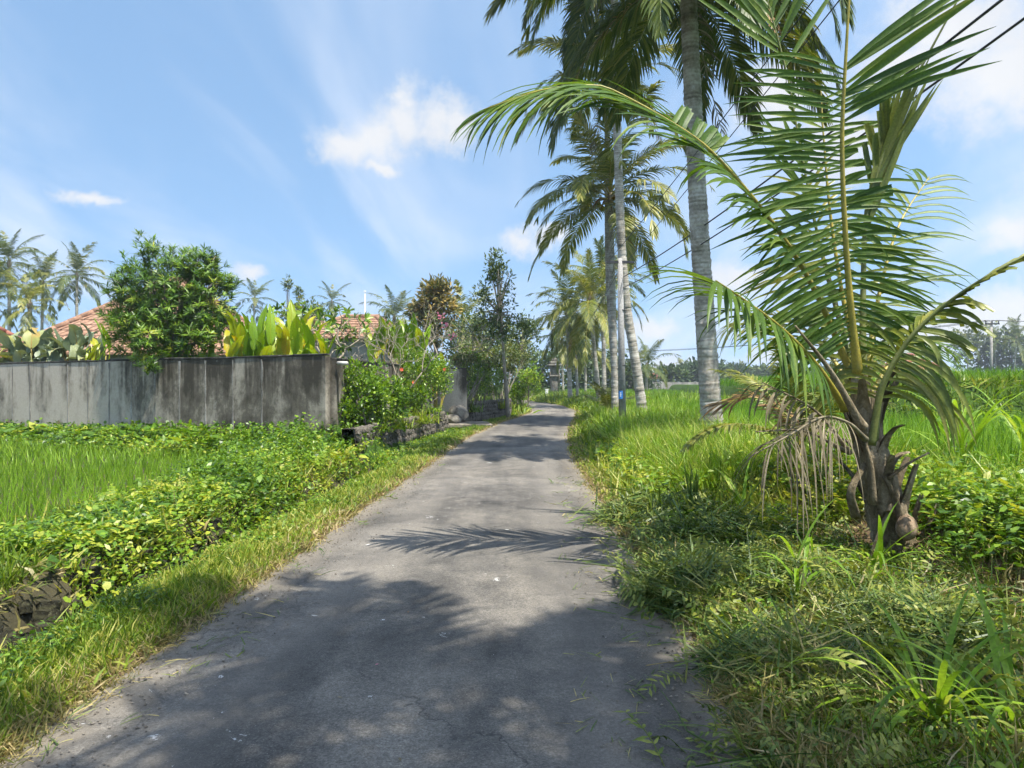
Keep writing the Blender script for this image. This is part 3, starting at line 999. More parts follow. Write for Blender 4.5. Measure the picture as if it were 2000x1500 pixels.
# ------------------------------------------------------------------ houses
def hip_roof_house(name, label, cx, cy, w_, d_, ridge, z_eave, z_top, rz, mat, wall_mat_, n_course=11, over=.45):
    """hip roof in stepped tile courses with ridge and hip caps, walls with windows and a door below"""
    root = thing(name, label, 'house', (cx, cy, .4))
    ca, sa = math.cos(rz), math.sin(rz)
    def wp(x, y, z): return np.array([cx + x * ca - y * sa, cy + x * sa + y * ca, z])
    W2, D2, R2 = w_ / 2 + over, d_ / 2 + over, ridge / 2
    mbw = MB()
    for (x0, y0, x1, y1) in ((-w_ / 2, -d_ / 2, w_ / 2, -d_ / 2), (w_ / 2, -d_ / 2, w_ / 2, d_ / 2), (w_ / 2, d_ / 2, -w_ / 2, d_ / 2), (-w_ / 2, d_ / 2, -w_ / 2, -d_ / 2)):
        mb = MB()
        ln = math.hypot(x1 - x0, y1 - y0)
        c = wp((x0 + x1) / 2, (y0 + y1) / 2, (.35 + z_eave) / 2)
        box(mb, c, (ln + .1, .14, z_eave + .25 - .35), rz + math.atan2(y1 - y0, x1 - x0))
        mb.build('wall', wall_mat_, root, smooth=False)
    for k in (-.3, .3):
        mb = MB()
        c = wp(k * w_, -d_ / 2 - .06, 1.6); box(mb, c, (.9, .08, 1.1), rz)
        wn = mb.build('window', M_WHITE, root, smooth=False)
        mb = MB(); c = wp(k * w_, -d_ / 2 - .11, 1.6); box(mb, c, (.76, .03, .96), rz)
        mb.build('pane', M_DARKMETAL, wn, smooth=False)
    mb = MB(); c = wp(0, -d_ / 2 - .06, 1.35); box(mb, c, (.95, .08, 1.9), rz); mb.build('door', B_TREE, root, smooth=False)
    # roof body
    E = [(-W2, -D2), (W2, -D2), (W2, D2), (-W2, D2)]
    Rg = [(-R2, 0), (R2, 0)]
    faces = [(E[0], E[1], Rg[1], Rg[0]), (E[1], E[2], Rg[1], Rg[1]), (E[2], E[3], Rg[0], Rg[1]), (E[3], E[0], Rg[0], Rg[0])]
    mb = MB()
    v = [wp(*e, z_eave - .02) for e in E] + [wp(*r_, z_top - .05) for r_ in Rg]
    mb.add(v, [(0, 1, 5, 4), (2, 3, 4, 5), (3, 2, 1, 0)], [(1, 2, 5), (3, 0, 4)])
    roof = mb.build('roof', mat, root, smooth=False)
    rr = np.random.default_rng(int(abs(cx * 31)) + 3)
    for (a, b, c, d) in faces:
        a, b, c, d = (np.array(q_) for q_ in (a, b, c, d))
        for k in range(n_course):
            t0, t1 = k / n_course, (k + 1.12) / n_course
            t1 = min(t1, 1)
            p = []
            A0, B0 = a + (d - a) * t0, b + (c - b) * t0
            A1, B1 = a + (d - a) * t1, b + (c - b) * t1
            zz0 = z_eave + (z_top - z_eave) * t0; zz1 = z_eave + (z_top - z_eave) * t1
            m = max(2, int(np.linalg.norm(B0 - A0) / .3))
            mbc = MB()
            V, Q = [], []
            for j in range(m):
                f0, f1 = j / m + .004, (j + 1) / m - .004
                lift = .045 + rr.normal(0, .006)
                q4 = [A0 + (B0 - A0) * f0, A0 + (B0 - A0) * f1, A1 + (B1 - A1) * f1, A1 + (B1 - A1) * f0]
                top = [wp(*q4[0], zz0 + lift + .02), wp(*q4[1], zz0 + lift + .02), wp(*q4[2], zz1 + .012), wp(*q4[3], zz1 + .012)]
                bot = [wp(*q4[0], zz0 - .01), wp(*q4[1], zz0 - .01)]
                n0 = len(V)
                V += top + bot
                Q += [(n0, n0 + 1, n0 + 2, n0 + 3), (n0 + 4, n0 + 5, n0 + 1, n0)]
            mbc.add(np.array(V), Q, None, rr.random())
            mbc.build('tile_course', mat, roof, smooth=False)
    lines = [(E[0], Rg[0]), (E[1], Rg[1]), (E[2], Rg[1]), (E[3], Rg[0])]
    segs = [(wp(*a, z_eave + .06), wp(*b, z_top + .03)) for a, b in lines]
    if ridge > .2: segs.append((wp(*Rg[0], z_top + .03), wp(*Rg[1], z_top + .03)))
    for A_, B_ in segs:
        n = max(2, int(np.linalg.norm(B_ - A_) / .5))
        for k in range(n):
            p0 = A_ + (B_ - A_) * k / n; p1 = A_ + (B_ - A_) * (k + 1.1) / n
            mb = MB(); tube(mb, np.array([p0, p1]), [.12, .105], 8)
            mb.build('ridge_tile', mat, roof, smooth=True)
    return root


hip_roof_house('house', 'house with broad pink clay hip roof behind the big leafy tree', -14.4, 30.5, 8.2, 8.0, .5, 2.7, 6.1, .12, M_TILE, M_PLASTER, 15)
hip_roof_house('house', 'house whose red tiled roof shows at the left edge above the wall', -26.0, 31.5, 7.0, 7.0, .5, 2.4, 5.6, -.1, M_TILE2, M_PLASTER, 13)
hip_roof_house('house', 'small house with pinkish tiled roof with a flat ridge beside the frangipani', -6.45, 30.2, 3.0, 3.4, 1.45, 3.42, 4.42, -.06, M_TILE, M_PLASTER, 8, .5)
hip_roof_house('house', 'tiled house half hidden behind the leafy frangipani and heliconias', -9.6, 34.0, 2.6, 3.0, .9, 3.35, 4.55, .05, M_TILE, M_PLASTER, 9, .45)

# ------------------------------------------------------------------ palms
def frond_leaflets(path, nhint, n, t0, t1, Lf, Wf, a0, a1, droop, lift=0.15, sides=(1, -1), jit=.08, skip=None, r=None):
    """leaflets along a rib: returns base, dir, side, L, W, droop arrays. nhint = upper-surface direction"""
    r = r or rng
    T = tangents(path)
    s = np.linspace(0, 1, len(path))
    out = [[], [], [], [], [], []]
    for sg in sides:
        t = np.linspace(t0, t1, n) + r.normal(0, .15 / n, n)
        t = np.clip(t, 0, 1)
        if skip is not None:
            t = t[~skip(t, sg)]
        m = len(t)
        if m == 0: continue
        b = np.c_[[np.interp(t, s, path[:, k]) for k in range(3)]].T
        tt = norm(np.c_[[np.interp(t, s, T[:, k]) for k in range(3)]].T)
        N = np.asarray(nhint, float)
        N = norm(N - tt * (tt @ N)[:, None]) if N.ndim == 1 else N
        S = np.cross(tt, N) * sg
        f = (t - t0) / max(t1 - t0, 1e-6)
        al = np.radians(a0 + (a1 - a0) * f) + r.normal(0, jit, m)
        lf = lift + r.normal(0, .06, m)
        d = tt * np.cos(al)[:, None] + S * np.sin(al)[:, None] + N * lf[:, None]
        out[0].append(b); out[1].append(norm(d)); out[2].append(np.cross(norm(d), N))
        out[3].append(Lf(f, sg) * r.uniform(.82, 1.07, m)); out[4].append(np.full(m, Wf) * r.uniform(.85, 1.1, m))
        out[5].append(np.broadcast_to(droop(f, sg) if callable(droop) else droop, (m,)) * r.uniform(.6, 1.4, m) * np.where(r.random(m) < .07, 2.6, 1))
    return [np.concatenate(o) for o in out]


def arc_path(L, el, bend, n=26, pw=1.25, sway=0.0):
    s = np.linspace(0, 1, n)
    a = math.radians(el) - math.radians(bend) * s ** pw
    dx = np.cos(a) * L / (n - 1); dz = np.sin(a) * L / (n - 1)
    x = np.r_[0, np.cumsum(dx[:-1])]; z = np.r_[0, np.cumsum(dz[:-1])]
    return np.c_[x, sway * s ** 2 * L, z]


def palm_frond_mesh(el, bend, seed, n=58, mats=None, Lmax=.92, W=.05, prof=PROF_LEAFLET, drp=1.0, ragged=0.0):
    r = np.random.default_rng(seed)
    L = 4.2
    p = arc_path(L, el, bend, sway=r.normal(0, .05))
    mb = MB()
    tube(mb, p, np.interp(np.linspace(0, 1, len(p)), [0, .06, .25, 1], [.055, .036, .022, .005]), 5, .5, 0, True, .7)
    T = tangents(p)
    N = norm(np.cross(T, np.tile([0, 1.0, 0], (len(p), 1)))) * -1
    N = np.where(N[:, 2:3] < 0, N, N)
    nh = np.array([-math.sin(math.radians(el - bend * .4)), 0, math.cos(math.radians(el - bend * .4))])
    sk = None
    if ragged:
        gaps = r.random((int(4 + 8 * ragged), 2))
        def sk(t, sg, gaps=gaps):
            m = np.zeros(len(t), bool)
            for g, w_ in gaps: m |= (np.abs(t - g) < .035 * w_ + .01)
            return m
    b, d, sd, LL, WW, dr = frond_leaflets(p, nh, n, .13, .995, lambda f, sg: Lmax * np.interp(f, [0, .12, .4, .8, 1], [.5, .85, 1, .72, .35]), W, 68, 22, drp, .12, skip=sk, r=r)
    blades(mb, b, d, sd, LL, WW, dr, prof, .35, r.random(len(b)) * .8 + .2 * r.random(), 1)
    return mb.mesh('frond', mats)


_FL = {}
def frond_lib(key, mats, n, W, drp=1.1, Lmax=.92):
    if key not in _FL:
        lib = []
        for el, bend in ((82, 38), (68, 55), (52, 72), (36, 85), (18, 88), (0, 78), (-22, 62), (-48, 38)):
            lib.append([palm_frond_mesh(el, bend + v * 9 - 4, hash((el, v)) % 9999, n, mats, Lmax, W, drp=drp, ragged=.3 * v) for v in range(2)])
        _FL[key] = lib
    return _FL[key]


def dead_lib(n=34):
    if 'dead' not in _FL:
        _FL['dead'] = [palm_frond_mesh(-55 - 8 * k, 32, 60 + k, n, [G_DEAD, G_DEAD], .7, .035, drp=2.2, ragged=.8) for k in range(2)]
        _FL['rust'] = [palm_frond_mesh(-25 - 14 * k, 50, 70 + k, n, [G_DEAD, G_RUST], .8, .04, drp=1.6, ragged=.5) for k in range(2)]
    return _FL['dead'], _FL['rust']


def palm_trunk(mb, path, r0, r1, flare=1.35, ring=.075, sides=14, seed=0):
    r = np.random.default_rng(seed)
    L = np.sum(np.linalg.norm(np.diff(path, axis=0), axis=1))
    n = int(L / ring * 2) + 2
    p = spline(path, n)
    s = np.linspace(0, 1, n)
    rad = r0 + (r1 - r0) * s ** .75
    rad = rad * (1 + (flare - 1) * np.exp(-s * L / .45))
    saw = np.where(np.arange(n) % 2 == 0, .032, -.022) * (1 + .9 * r.normal(size=n))
    rad = rad * (1 + saw * np.interp(s, [0, .1, 1], [.5, 1, 1])) + r.normal(0, .002, n)
    p = p + np.c_[r.normal(0, .003, (n, 2)), np.zeros(n)]
    tube(mb, p, rad, sides, np.where(np.arange(n) % 2 == 0, .6, .25) + .4 * r.random(n))


def palm(label, base, top, r0, r1, nfr, flen, seed, lib, group=None, dead=1, rust=1, lean=(0, 0), el=None, pts=None, cat='palm tree', trunk_mat=None, name='coconut_palm', sides=14, ring=.075, spathe=True):
    r = np.random.default_rng(seed)
    base = np.asarray(base, float); top = np.asarray(top, float)
    root = thing(name, label, cat, base, group)
    mid = base * .5 + top * .5 + np.array([lean[0], lean[1], 0])
    path = np.array([base + (0, 0, -.25), base * .72 + top * .28 + np.array([lean[0] * .8, lean[1] * .8, 0]), mid, top])
    if pts is not None: path = np.vstack([base + (0, 0, -.25), base, np.array(pts), top])
    mb = MB(); palm_trunk(mb, path, r0, r1, ring=ring, sides=sides, seed=seed)
    mb.build('trunk', trunk_mat or B_PALM, root)
    # fibrous heart where the fronds leave the trunk
    mb = MB()
    tube(mb, spline([top + (0, 0, -.35), top, top + (0, 0, .5)], 8), np.array([.9, 1.15, 1.35, 1.4, 1.25, .95, .6, .2]) * r1, 9, .5)
    bs = []
    mb.build('crown_heart', B_BOOT, root)
    a = r.uniform(0, 6.28)
    dl, rl = dead_lib()
    lo = np.array(top - base)
    for k in range(nfr):
        f = (k + .5) / nfr
        cls = min(7, int(f * 8)) if el is None else el[min(len(el) - 1, int(f * len(el)))]
        me = lib[cls][r.integers(2)]
        a += 2.39996 + r.normal(0, .12)
        sc = flen / 4.2 * r.uniform(.9, 1.06) * (.8 if cls == 0 else 1)
        zo = .35 - .55 * f
        m4 = Matrix.Translation(tuple(lo + np.array([0, 0, zo]))) @ Euler((r.normal(0, .12), r.normal(0, .07), a)).to_matrix().to_4x4() @ Matrix.Scale(sc, 4)
        part('frond', me, root, m4)
    for k in range(dead + rust):
        me = (dl if k < dead else rl)[r.integers(2)]
        a += 2.2 + r.normal(0, .4)
        m4 = Matrix.Translation(tuple(lo + np.array([0, 0, -.2]))) @ Euler((r.normal(0, .15), 0, a)).to_matrix().to_4x4() @ Matrix.Scale(flen / 4.2 * .8, 4)
        o = part('dead_frond', me, root, m4)
        o["label"] = 'withered brown frond'
    if spathe:
        for k in range(4):
            mb = MB()
            aa = r.uniform(0, 6.28); d = np.array([math.cos(aa), math.sin(aa), 0])
            tube(mb, spline([top + d * .1 + (0, 0, -.1), top + d * .45 + (0, 0, -.05), top + d * .75 + (0, 0, -.45)], 9), np.interp(np.arange(9), [0, 4, 8], [.03, .045, .01]), 6)
            mb.build('flower_stalk', G_RUST, root)
    return root


LIB_BIG = frond_lib('big', [G_RACHISG, G_PALM], 96, .052, 1.35, 1.0)
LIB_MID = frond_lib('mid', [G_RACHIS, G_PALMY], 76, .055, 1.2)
LIB_FAR = frond_lib('far', [G_RACHISG, G_PALM], 50, .07, 1.5, 1.0)
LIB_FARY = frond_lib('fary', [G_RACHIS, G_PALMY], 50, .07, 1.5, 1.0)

def on_ground(px, d, dz=0.0):
    x = PX(px, d)
    return np.array([x, d, float(ground_z(x, d)) + dz])

HANG = [0, 1, 2, 2, 3, 3, 4, 4, 5, 5, 6, 6, 6]
palm('tallest thick grey coconut palm by the road, its dark crown cut off above', on_ground(1394, 15), P(1341, -75, 14.6), .225, .165, 32, 4.4, 21, LIB_BIG, 'coconut palms along the road', 1, 2, (-.05, 0), HANG, ring=.085, sides=18)
palm('leaning coconut palm with whitish flared foot behind the concrete pole', on_ground(1257, 25), P(1199, -115, 24.5), .175, .125, 32, 4.4, 33, LIB_BIG, 'coconut palms along the road', 2, 2, (0, 0), HANG, sides=16, pts=[P(1240, 700, 25), P(1224, 600, 25), P(1214, 480, 24.9), P(1208, 330, 24.8), P(1203, 150, 24.6)])
palm('coconut palm with yellowish mid-height crown just behind the leaning one', on_ground(1207, 30), P(1186, 150, 28), .13, .11, 20, 4.5, 47, LIB_MID, 'coconut palms along the road', 1, 1, (-.2, 0), [0, 1, 2, 3, 3, 4, 4, 5])
palm('ring-marked coconut palm beside the pole with low spreading olive crown', on_ground(1202, 28.6), P(1192, 385, 28.6), .145, .115, 32, 4.5, 58, LIB_MID, 'coconut palms along the road', 1, 1, (0, 0), [0, 1, 2, 3, 3, 4, 4, 5, 5, 6])
palm('pale slender coconut palm past the pole with drooping green crown', on_ground(1171, 47), P(1152, 590, 47), .17, .13, 24, 4.4, 62, LIB_MID, 'coconut palms at the bend', 1, 1, (0, 0), sides=10, ring=.12)
palm('coconut palm at the bend with bright upright crown and dark trunk', on_ground(1114, 60), P(1108, 610, 60), .22, .16, 20, 4.3, 75, LIB_FAR, 'coconut palms at the bend', 0, 1, (0, 0), sides=10, ring=.12)
palm('coconut palm behind the slender one, its crown nearly merged with it', on_ground(1180, 56), P(1178, 560, 56), .2, .14, 22, 4.6, 81, LIB_FAR, 'coconut palms at the bend', 1, 0, sides=10, ring=.12)
palm('thin white-trunked palm standing right at the road bend', on_ground(1128, 62), P(1124, 655, 62), .13, .1, 16, 3.8, 93, LIB_FARY, 'coconut palms at the bend', 1, 1, sides=10, ring=.12)
palm('far thin palm in front of the dark grove, right of the white trunk', on_ground(1144, 76), P(1143, 672, 76), .16, .12, 16, 4.2, 97, LIB_FARY, 'coconut palms at the bend', 0, 1, sides=8, ring=.14)
palm('far thin curved palm just right of the grey shrine', on_ground(1100, 84), P(1097, 668, 84), .16, .12, 16, 4.2, 103, LIB_FARY, 'coconut palms at the bend', 1, 1, sides=8, ring=.14)
palm('small bushy palm far off behind the leaning palm foot', on_ground(1262, 82), P(1264, 715, 82), .18, .14, 15, 4.0, 107, LIB_FAR, 'palms in the far grove', 0, 0, sides=8, ring=.14)
palm('palm out of view beside the camera whose shadow falls on the near road', (3.0, -.6, .1), (2.15, .25, 9.0), .17, .13, 28, 3.3, 118, LIB_BIG, 'coconut palms along the road', 0, 0, (0, 0), [1, 2, 3, 3, 4, 4, 5, 6, 6])

FARP = [
    # px crown, py crown, d, frond length, tag
    (18, 515, 62, 3.9, 'tall palm at the left edge above the red roof', LIB_FAR),
    (-30, 585, 52, 3.8, 'palm partly cut by the left edge, lower than its neighbour', LIB_FAR),
    (84, 552, 70, 3.9, 'dark palm second from the left edge behind the roofs', LIB_FAR),
    (150, 540, 68, 4.0, 'dark palm just left of the broad roof ridge', LIB_FAR),
    (58, 596, 52, 3.2, 'low pale palm tucked between the two left roofs', LIB_FARY),
    (497, 585, 115, 4.6, 'dark palm rising between the leafy tree and the heliconias', LIB_FAR),
    (648, 590, 130, 4.6, 'small dark palm crown peeping over the leafy frangipani', LIB_FAR),
    (770, 622, 72, 4.0, 'bushy dark green palm right of the small tiled roof', LIB_FAR),
    (905, 628, 60, 4.0, 'drooping palm between the yellowing tree and the slim tree', LIB_FARY),
    (1890, 668, 150, 5.5, 'leftmost palm of the hazy row beyond the terrace', LIB_FAR),
    (1942, 662, 150, 5.5, 'palm behind the far utility pole beyond the terrace', LIB_FAR),
    (1985, 660, 140, 5.5, 'palm at the right edge beyond the terrace', LIB_FAR),
    (2030, 655, 145, 5.5, 'palm just past the right edge of the hazy row', LIB_FAR),
    (1242, 722, 120, 5.0, 'far palm left of the little red roof', LIB_FAR),
    (1335, 732, 150, 5.0, 'hazy palm above the far grey wall', LIB_FAR),
    (1295, 738, 160, 5.0, 'hazy palm directly behind the little red roof', LIB_FAR),
    (1448, 738, 170, 5.5, 'hazy palm right of the thick trunk on the horizon', LIB_FAR),
]
for k, (px, py, d, fl, lab, lib) in enumerate(FARP):
    b = on_ground(px + 6 * math.sin(k * 2.1), d)
    palm(lab, b, P(px, py, d), .17, .13, 15 if d > 100 else 19, fl, 200 + k, lib, 'palms in the distance', 0, 0 if d > 100 else 1, sides=8, ring=.2, spathe=False)


# ------------------------------------------------------------------ the young palm on the near bank
YP = np.array([3.3, 6.25, .28])
yp = thing('young_coconut_palm', 'young coconut palm with hacked fronds on the near bank beside the road', 'palm tree', YP)
mb = MB()
tp = spline([P(1752, 1075, 6.25), P(1728, 985, 6.25), P(1706, 900, 6.2), P(1690, 820, 6.2), P(1678, 735, 6.2)], 40)
tube(mb, tp, np.interp(np.linspace(0, 1, 40), [0, .25, .55, .8, 1], [.185, .165, .14, .115, .07]) * (1 + .05 * np.sin(np.arange(40) * 2.1)), 14, rng.random(40))
mb.build('trunk', B_BOOT, yp)
# old frond boots clasping the trunk
rb = np.random.default_rng(4)
for k in range(24):
    f = .04 + .84 * k / 23
    c = tp[int(f * 39)]
    a = 1.9 * k + rb.normal(0, .2)
    d = np.array([math.cos(a), math.sin(a) * .9 - .15, 0])
    rr_ = np.interp(f, [0, 1], [.2, .08])
    mb = MB()
    V = blade_verts(np.array([c + d * rr_ * .75 + (0, 0, -.12)]), np.array([d * rb.uniform(.15, .5) + (0, 0, 1)]), np.array([np.cross(d, (0, 0, 1.0))]), [rb.uniform(.28, .55)], [rb.uniform(.11, .22)], [rb.choice([0, .3, .8, 1.8])], [1.0, .95, .7, .5, .42, .3], -.45)
    Vf = V.reshape(-1, 3)
    thick = np.r_[Vf, Vf - d * .02]
    fq = blade_faces(5, 3)
    mb.add(thick, np.r_[fq, fq[:, ::-1] + len(Vf)], None, rb.random())
    mb.build('leaf_boot', B_BOOT, yp)
for (p0, p1, p2, r_) in (((1735, 935, 6.0), (1775, 905, 5.95), (1815, 884, 5.9), .022), ((1672, 1010, 6.05), (1662, 960, 5.95), (1690, 905, 6.0), .035), ((1760, 1060, 6.05), (1752, 985, 6.0), (1728, 930, 6.02), .03), ((1700, 1100, 6.0), (1720, 1040, 5.95), (1742, 985, 6.0), .045), ((1705, 985, 5.95), (1698, 900, 5.95), (1678, 842, 6.0), .04)):
    mb = MB()
    tube(mb, spline([P(*p0), P(*p1), P(*p2)], 10), np.interp(np.arange(10), [0, 9], [r_ * 1.3, r_ * .7]), 7, rb.random(10), 0, True, .5)
    mb.build('dead_petiole', B_BOOT, yp)

CAMN = np.array([0, -1.0, .15])
UPN = np.array([0.05, -.45, .9])


def near_frond(pts, rad, leafsets, rib=G_RACHIS, leaf=G_PALMN, single=False, seed=1, label=None, nm='frond'):
    r = np.random.default_rng(seed)
    p = spline([P(*q) for q in pts], 46)
    mb = MB()
    tube(mb, p, np.interp(np.linspace(0, 1, 46), [0, .1, .3, 1], [rad * 1.5, rad, rad * .75, rad * .22]), 8, np.clip(r.normal(.5, .12, 46), 0, 1), 0, True, .75)
    fr = mb.build(nm, rib, yp)
    if label: fr["label"] = label
    mbs = MB()
    for (nh, n, t0, t1, Lf, Wf, a0, a1, dr, lift, sides, prof) in leafsets:
        b, d, sd, LL, WW, drr = frond_leaflets(p, nh, n, t0, t1, Lf, Wf, a0, a1, dr, lift, sides, .11, skip=lambda t, sg: r.random(len(t)) < .06, r=r)
        rn = np.clip(r.normal(.45, .2, len(b)), 0, 1)
        if single:
            V = blade_verts(b, d, sd, LL, WW, drr, prof, .38)
            S1, cols = V.shape[1:3]
            f = blade_faces(S1 - 1, cols)
            for i in range(len(b)):
                m1 = MB(); m1.add(V[i].reshape(-1, 3), f, None, rn[i])
                m1.build('leaflet', leaf, fr)
        else:
            blades(mbs, b, d, sd, LL, WW, drr, prof, .38, rn)
    if not single and mbs.n:
        o = mbs.build('leaflets', leaf, fr)
        o["kind"] = 'stuff'
    return fr


PL = [.3, .8, 1.0, .95, .75, .45, .04]
PCUT = [.4, .9, 1.0, 1.0, .95, .9, .8]
both = (1, -1)
# tall upright frond facing the road
near_frond([(1676, 735, 6.2), (1658, 560, 6.12), (1647, 380, 6.05), (1645, 250, 6.0), (1652, 110, 5.95), (1664, -90, 5.95)], .036, [
    (CAMN, 56, .09, .74, lambda f, s: 1.15 * np.interp(f, [0, .15, .6, 1], [.78, .98, 1, .82]), .040, 112, 76, lambda f, s: .55 - .2 * f, .05, (-1,), PL),
    (CAMN, 28, .07, .40, lambda f, s: np.interp(f, [0, .5, 1], [1.0, .9, .5]), .040, 118, 88, .6, .05, (1,), PL),
    (CAMN, 15, .40, .58, lambda f, s: np.interp(f, [0, .4, 1], [.45, .22, .10]), .04, 75, 60, .3, .05, (1,), PCUT),
    (CAMN, 12, .61, .74, lambda f, s: np.interp(f, [0, 1], [1.1, 1.5]), .062, 66, 52, .15, .05, (1,), PL),
], single=True, seed=3)
# long frond arching over the road
near_frond([(1668, 742, 6.3), (1600, 585, 6.28), (1548, 492, 6.2), (1488, 408, 6.1), (1400, 307, 6.0), (1333, 253, 5.95), (1210, 183, 5.9), (1157, 167, 5.88), (1060, 176, 5.86), (945, 214, 5.85)], .034, [
    (UPN, 20, .26, .47, lambda f, s: np.interp(f, [0, .5, 1], [.6, .8, .8]), .055, 50, 40, 1.0, -.05, both, PL),
    (UPN, 18, .50, .68, lambda f, s: np.interp(f, [0, 1], [1.0, 1.15]), .05, 38, 28, .6, -.05, both, PL),
    (UPN, 18, .53, .62, lambda f, s: np.full(len(f), .30), .06, 95, 90, .1, .6, (1,), PCUT),
    (UPN, 30, .70, .995, lambda f, s: np.interp(f, [0, .5, 1], [1.05, .95, .5]), .045, 48, 20, 1.1, -.05, both, PL),
], single=True, seed=5)
# low frond reaching left, leaflets hanging, end hacked off
near_frond([(1652, 800, 6.15), (1596, 715, 5.95), (1530, 645, 5.75), (1462, 592, 5.55), (1398, 548, 5.35)], .033, [
    (UPN, 34, .28, .99, lambda f, s: np.interp(f, [0, .4, 1], [.65, 1.0, .8]), .042, 72, 48, 1.5, -.05, both, PL),
], single=True, seed=7)
# second upright frond just behind
near_frond([(1682, 735, 6.45), (1648, 590, 6.5), (1622, 420, 6.6), (1608, 260, 6.7), (1603, 170, 6.75)], .032, [
    (CAMN, 34, .12, .95, lambda f, s: 1.0 * np.interp(f, [0, .3, 1], [.75, 1, .8]), .042, 105, 62, .6, .05, both, PL),
], seed=9)
# stripped frond with a leafy end, top left of the crown
near_frond([(1670, 738, 6.6), (1606, 500, 6.8), (1560, 270, 7.0), (1536, 140, 7.0), (1488, -40, 7.0)], .028, [
    (CAMN, 13, .80, .99, lambda f, s: np.full(len(f), 1.15), .062, 40, 24, .1, .05, both, PL),
    (CAMN, 20, .50, .80, lambda f, s: np.full(len(f), .07), .03, 40, 40, 0, .1, both, PCUT),
    (CAMN, 5, .40, .5, lambda f, s: np.full(len(f), .75), .06, 28, 24, -.15, .05, (-1,), PL),
], rib=G_RACHISG, seed=11)
# right-hand frond, one folded bunch of leaflets
near_frond([(1684, 738, 6.4), (1690, 440, 6.6), (1714, 332, 6.6), (1760, 205, 6.5), (1812, 108, 6.4), (1892, -40, 6.3)], .03, [
    (CAMN, 15, .36, .56, lambda f, s: np.interp(f, [0, 1], [1.65, .9]), .06, 14, 5, .06, .06, (1,), PL),
    (CAMN, 11, .5, .6, lambda f, s: np.full(len(f), .42), .06, 40, 20, .1, .05, (-1,), PCUT),
    (CAMN, 9, .04, .34, lambda f, s: np.interp(f, [0, 1], [.8, .6]), .036, 80, 60, 1.0, .05, both, PL),
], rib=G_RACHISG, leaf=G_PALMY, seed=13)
# right-hand drooping frond, outer leaflets hacked to stubs
near_frond([(1704, 868, 6.1), (1722, 760, 6.0), (1772, 668, 5.9), (1836, 604, 5.8), (1918, 546, 5.6), (2016, 492, 5.5)], .036, [
    (UPN, 17, .20, .48, lambda f, s: np.interp(f, [0, .6, 1], [.75, .95, .6]), .042, 70, 70, 3.4, -.15, both, PL),
    (UPN, 12, .48, .66, lambda f, s: np.interp(f, [0, 1], [.6, .34]), .055, 48, 30, 1.6, -.25, both, PCUT),
    (UPN, 26, .66, .99, lambda f, s: np.full(len(f), .12), .05, 22, 12, .2, -.05, both, PCUT),
], rib=G_RACHISG, leaf=G_PALMY, seed=15)
# fillers deeper in the crown
near_frond([(1694, 735, 6.65), (1716, 580, 7.0), (1756, 440, 7.3), (1815, 345, 7.6)], .028, [
    (UPN, 22, .15, .98, lambda f, s: np.interp(f, [0, .4, 1], [.75, .95, .5]), .042, 70, 35, 1.1, .05, both, PL)], seed=17)
near_frond([(1666, 762, 6.6), (1618, 690, 6.9), (1556, 632, 7.2), (1480, 612, 7.5), (1420, 640, 7.7)], .026, [
    (UPN, 28, .2, .98, lambda f, s: np.interp(f, [0, .4, 1], [.7, .85, .4]), .036, 68, 35, 1.3, .02, both, PL)], leaf=G_PALMY, seed=19)
near_frond([(1700, 770, 6.6), (1745, 700, 6.9), (1800, 660, 7.2), (1850, 680, 7.4)], .024, [
    (UPN, 20, .2, .98, lambda f, s: np.interp(f, [0, .4, 1], [.6, .7, .35]), .036, 68, 35, 1.4, .02, both, PL)], seed=21)
near_frond([(1664, 735, 6.7), (1635, 600, 6.9), (1600, 470, 7.1), (1570, 360, 7.2)], .027, [
    (CAMN, 18, .15, .97, lambda f, s: np.interp(f, [0, .4, 1], [.7, .95, .5]), .034, 86, 45, .9, .05, both, PL)], leaf=G_PALMY, seed=23)
# dead fronds
near_frond([(1690, 858, 5.95), (1656, 826, 5.75), (1606, 815, 5.55), (1545, 848, 5.4), (1468, 890, 5.3)], .022, [
    (UPN, 20, .25, .88, lambda f, s: np.interp(f, [0, .5, 1], [.5, .95, .6]) * np.random.default_rng(6).uniform(.35, 1.2, len(f)), .014, 75, 30, 4.0, -.3, both, PL), (UPN, 26, .3, .85, lambda f, s: .7 * np.random.default_rng(8).uniform(.3, 1.3, len(f)), .010, 30, 80, 3.0, -.6, both, PL)], rib=G_DEAD, leaf=G_DEAD, seed=25, label='dried grey-brown frond hanging from the trunk', nm='dead_frond')
near_frond([(1684, 835, 6.0), (1624, 728, 5.9), (1553, 636, 5.8)], .042, [], rib=B_BOOT, seed=27, label='blackened bare frond stalk', nm='dead_frond')
near_frond([(1660, 885, 5.95), (1592, 802, 5.85), (1488, 746, 5.8)], .022, [
    (UPN, 14, .3, .95, lambda f, s: np.full(len(f), .42), .022, 60, 40, 3.5, -.3, both, PL)], rib=B_BOOT, leaf=G_DEAD, seed=29, label='dark bare stalk with dry shreds', nm='dead_frond')
near_frond([(1650, 880, 5.9), (1570, 842, 5.7), (1475, 843, 5.5)], .022, [], rib=B_BOOT, seed=31, label='short dark cut stalk', nm='dead_frond')
near_frond([(1640, 900, 6.3), (1560, 830, 6.6), (1480, 775, 6.8), (1402, 790, 6.9)], .014, [
    (UPN, 22, .35, .98, lambda f, s: np.full(len(f), .3), .028, 40, 20, .9, .05, both, PL)], rib=G_RACHIS, leaf=G_RUST, seed=33, label='low frond with orange withered tip', nm='dead_frond')


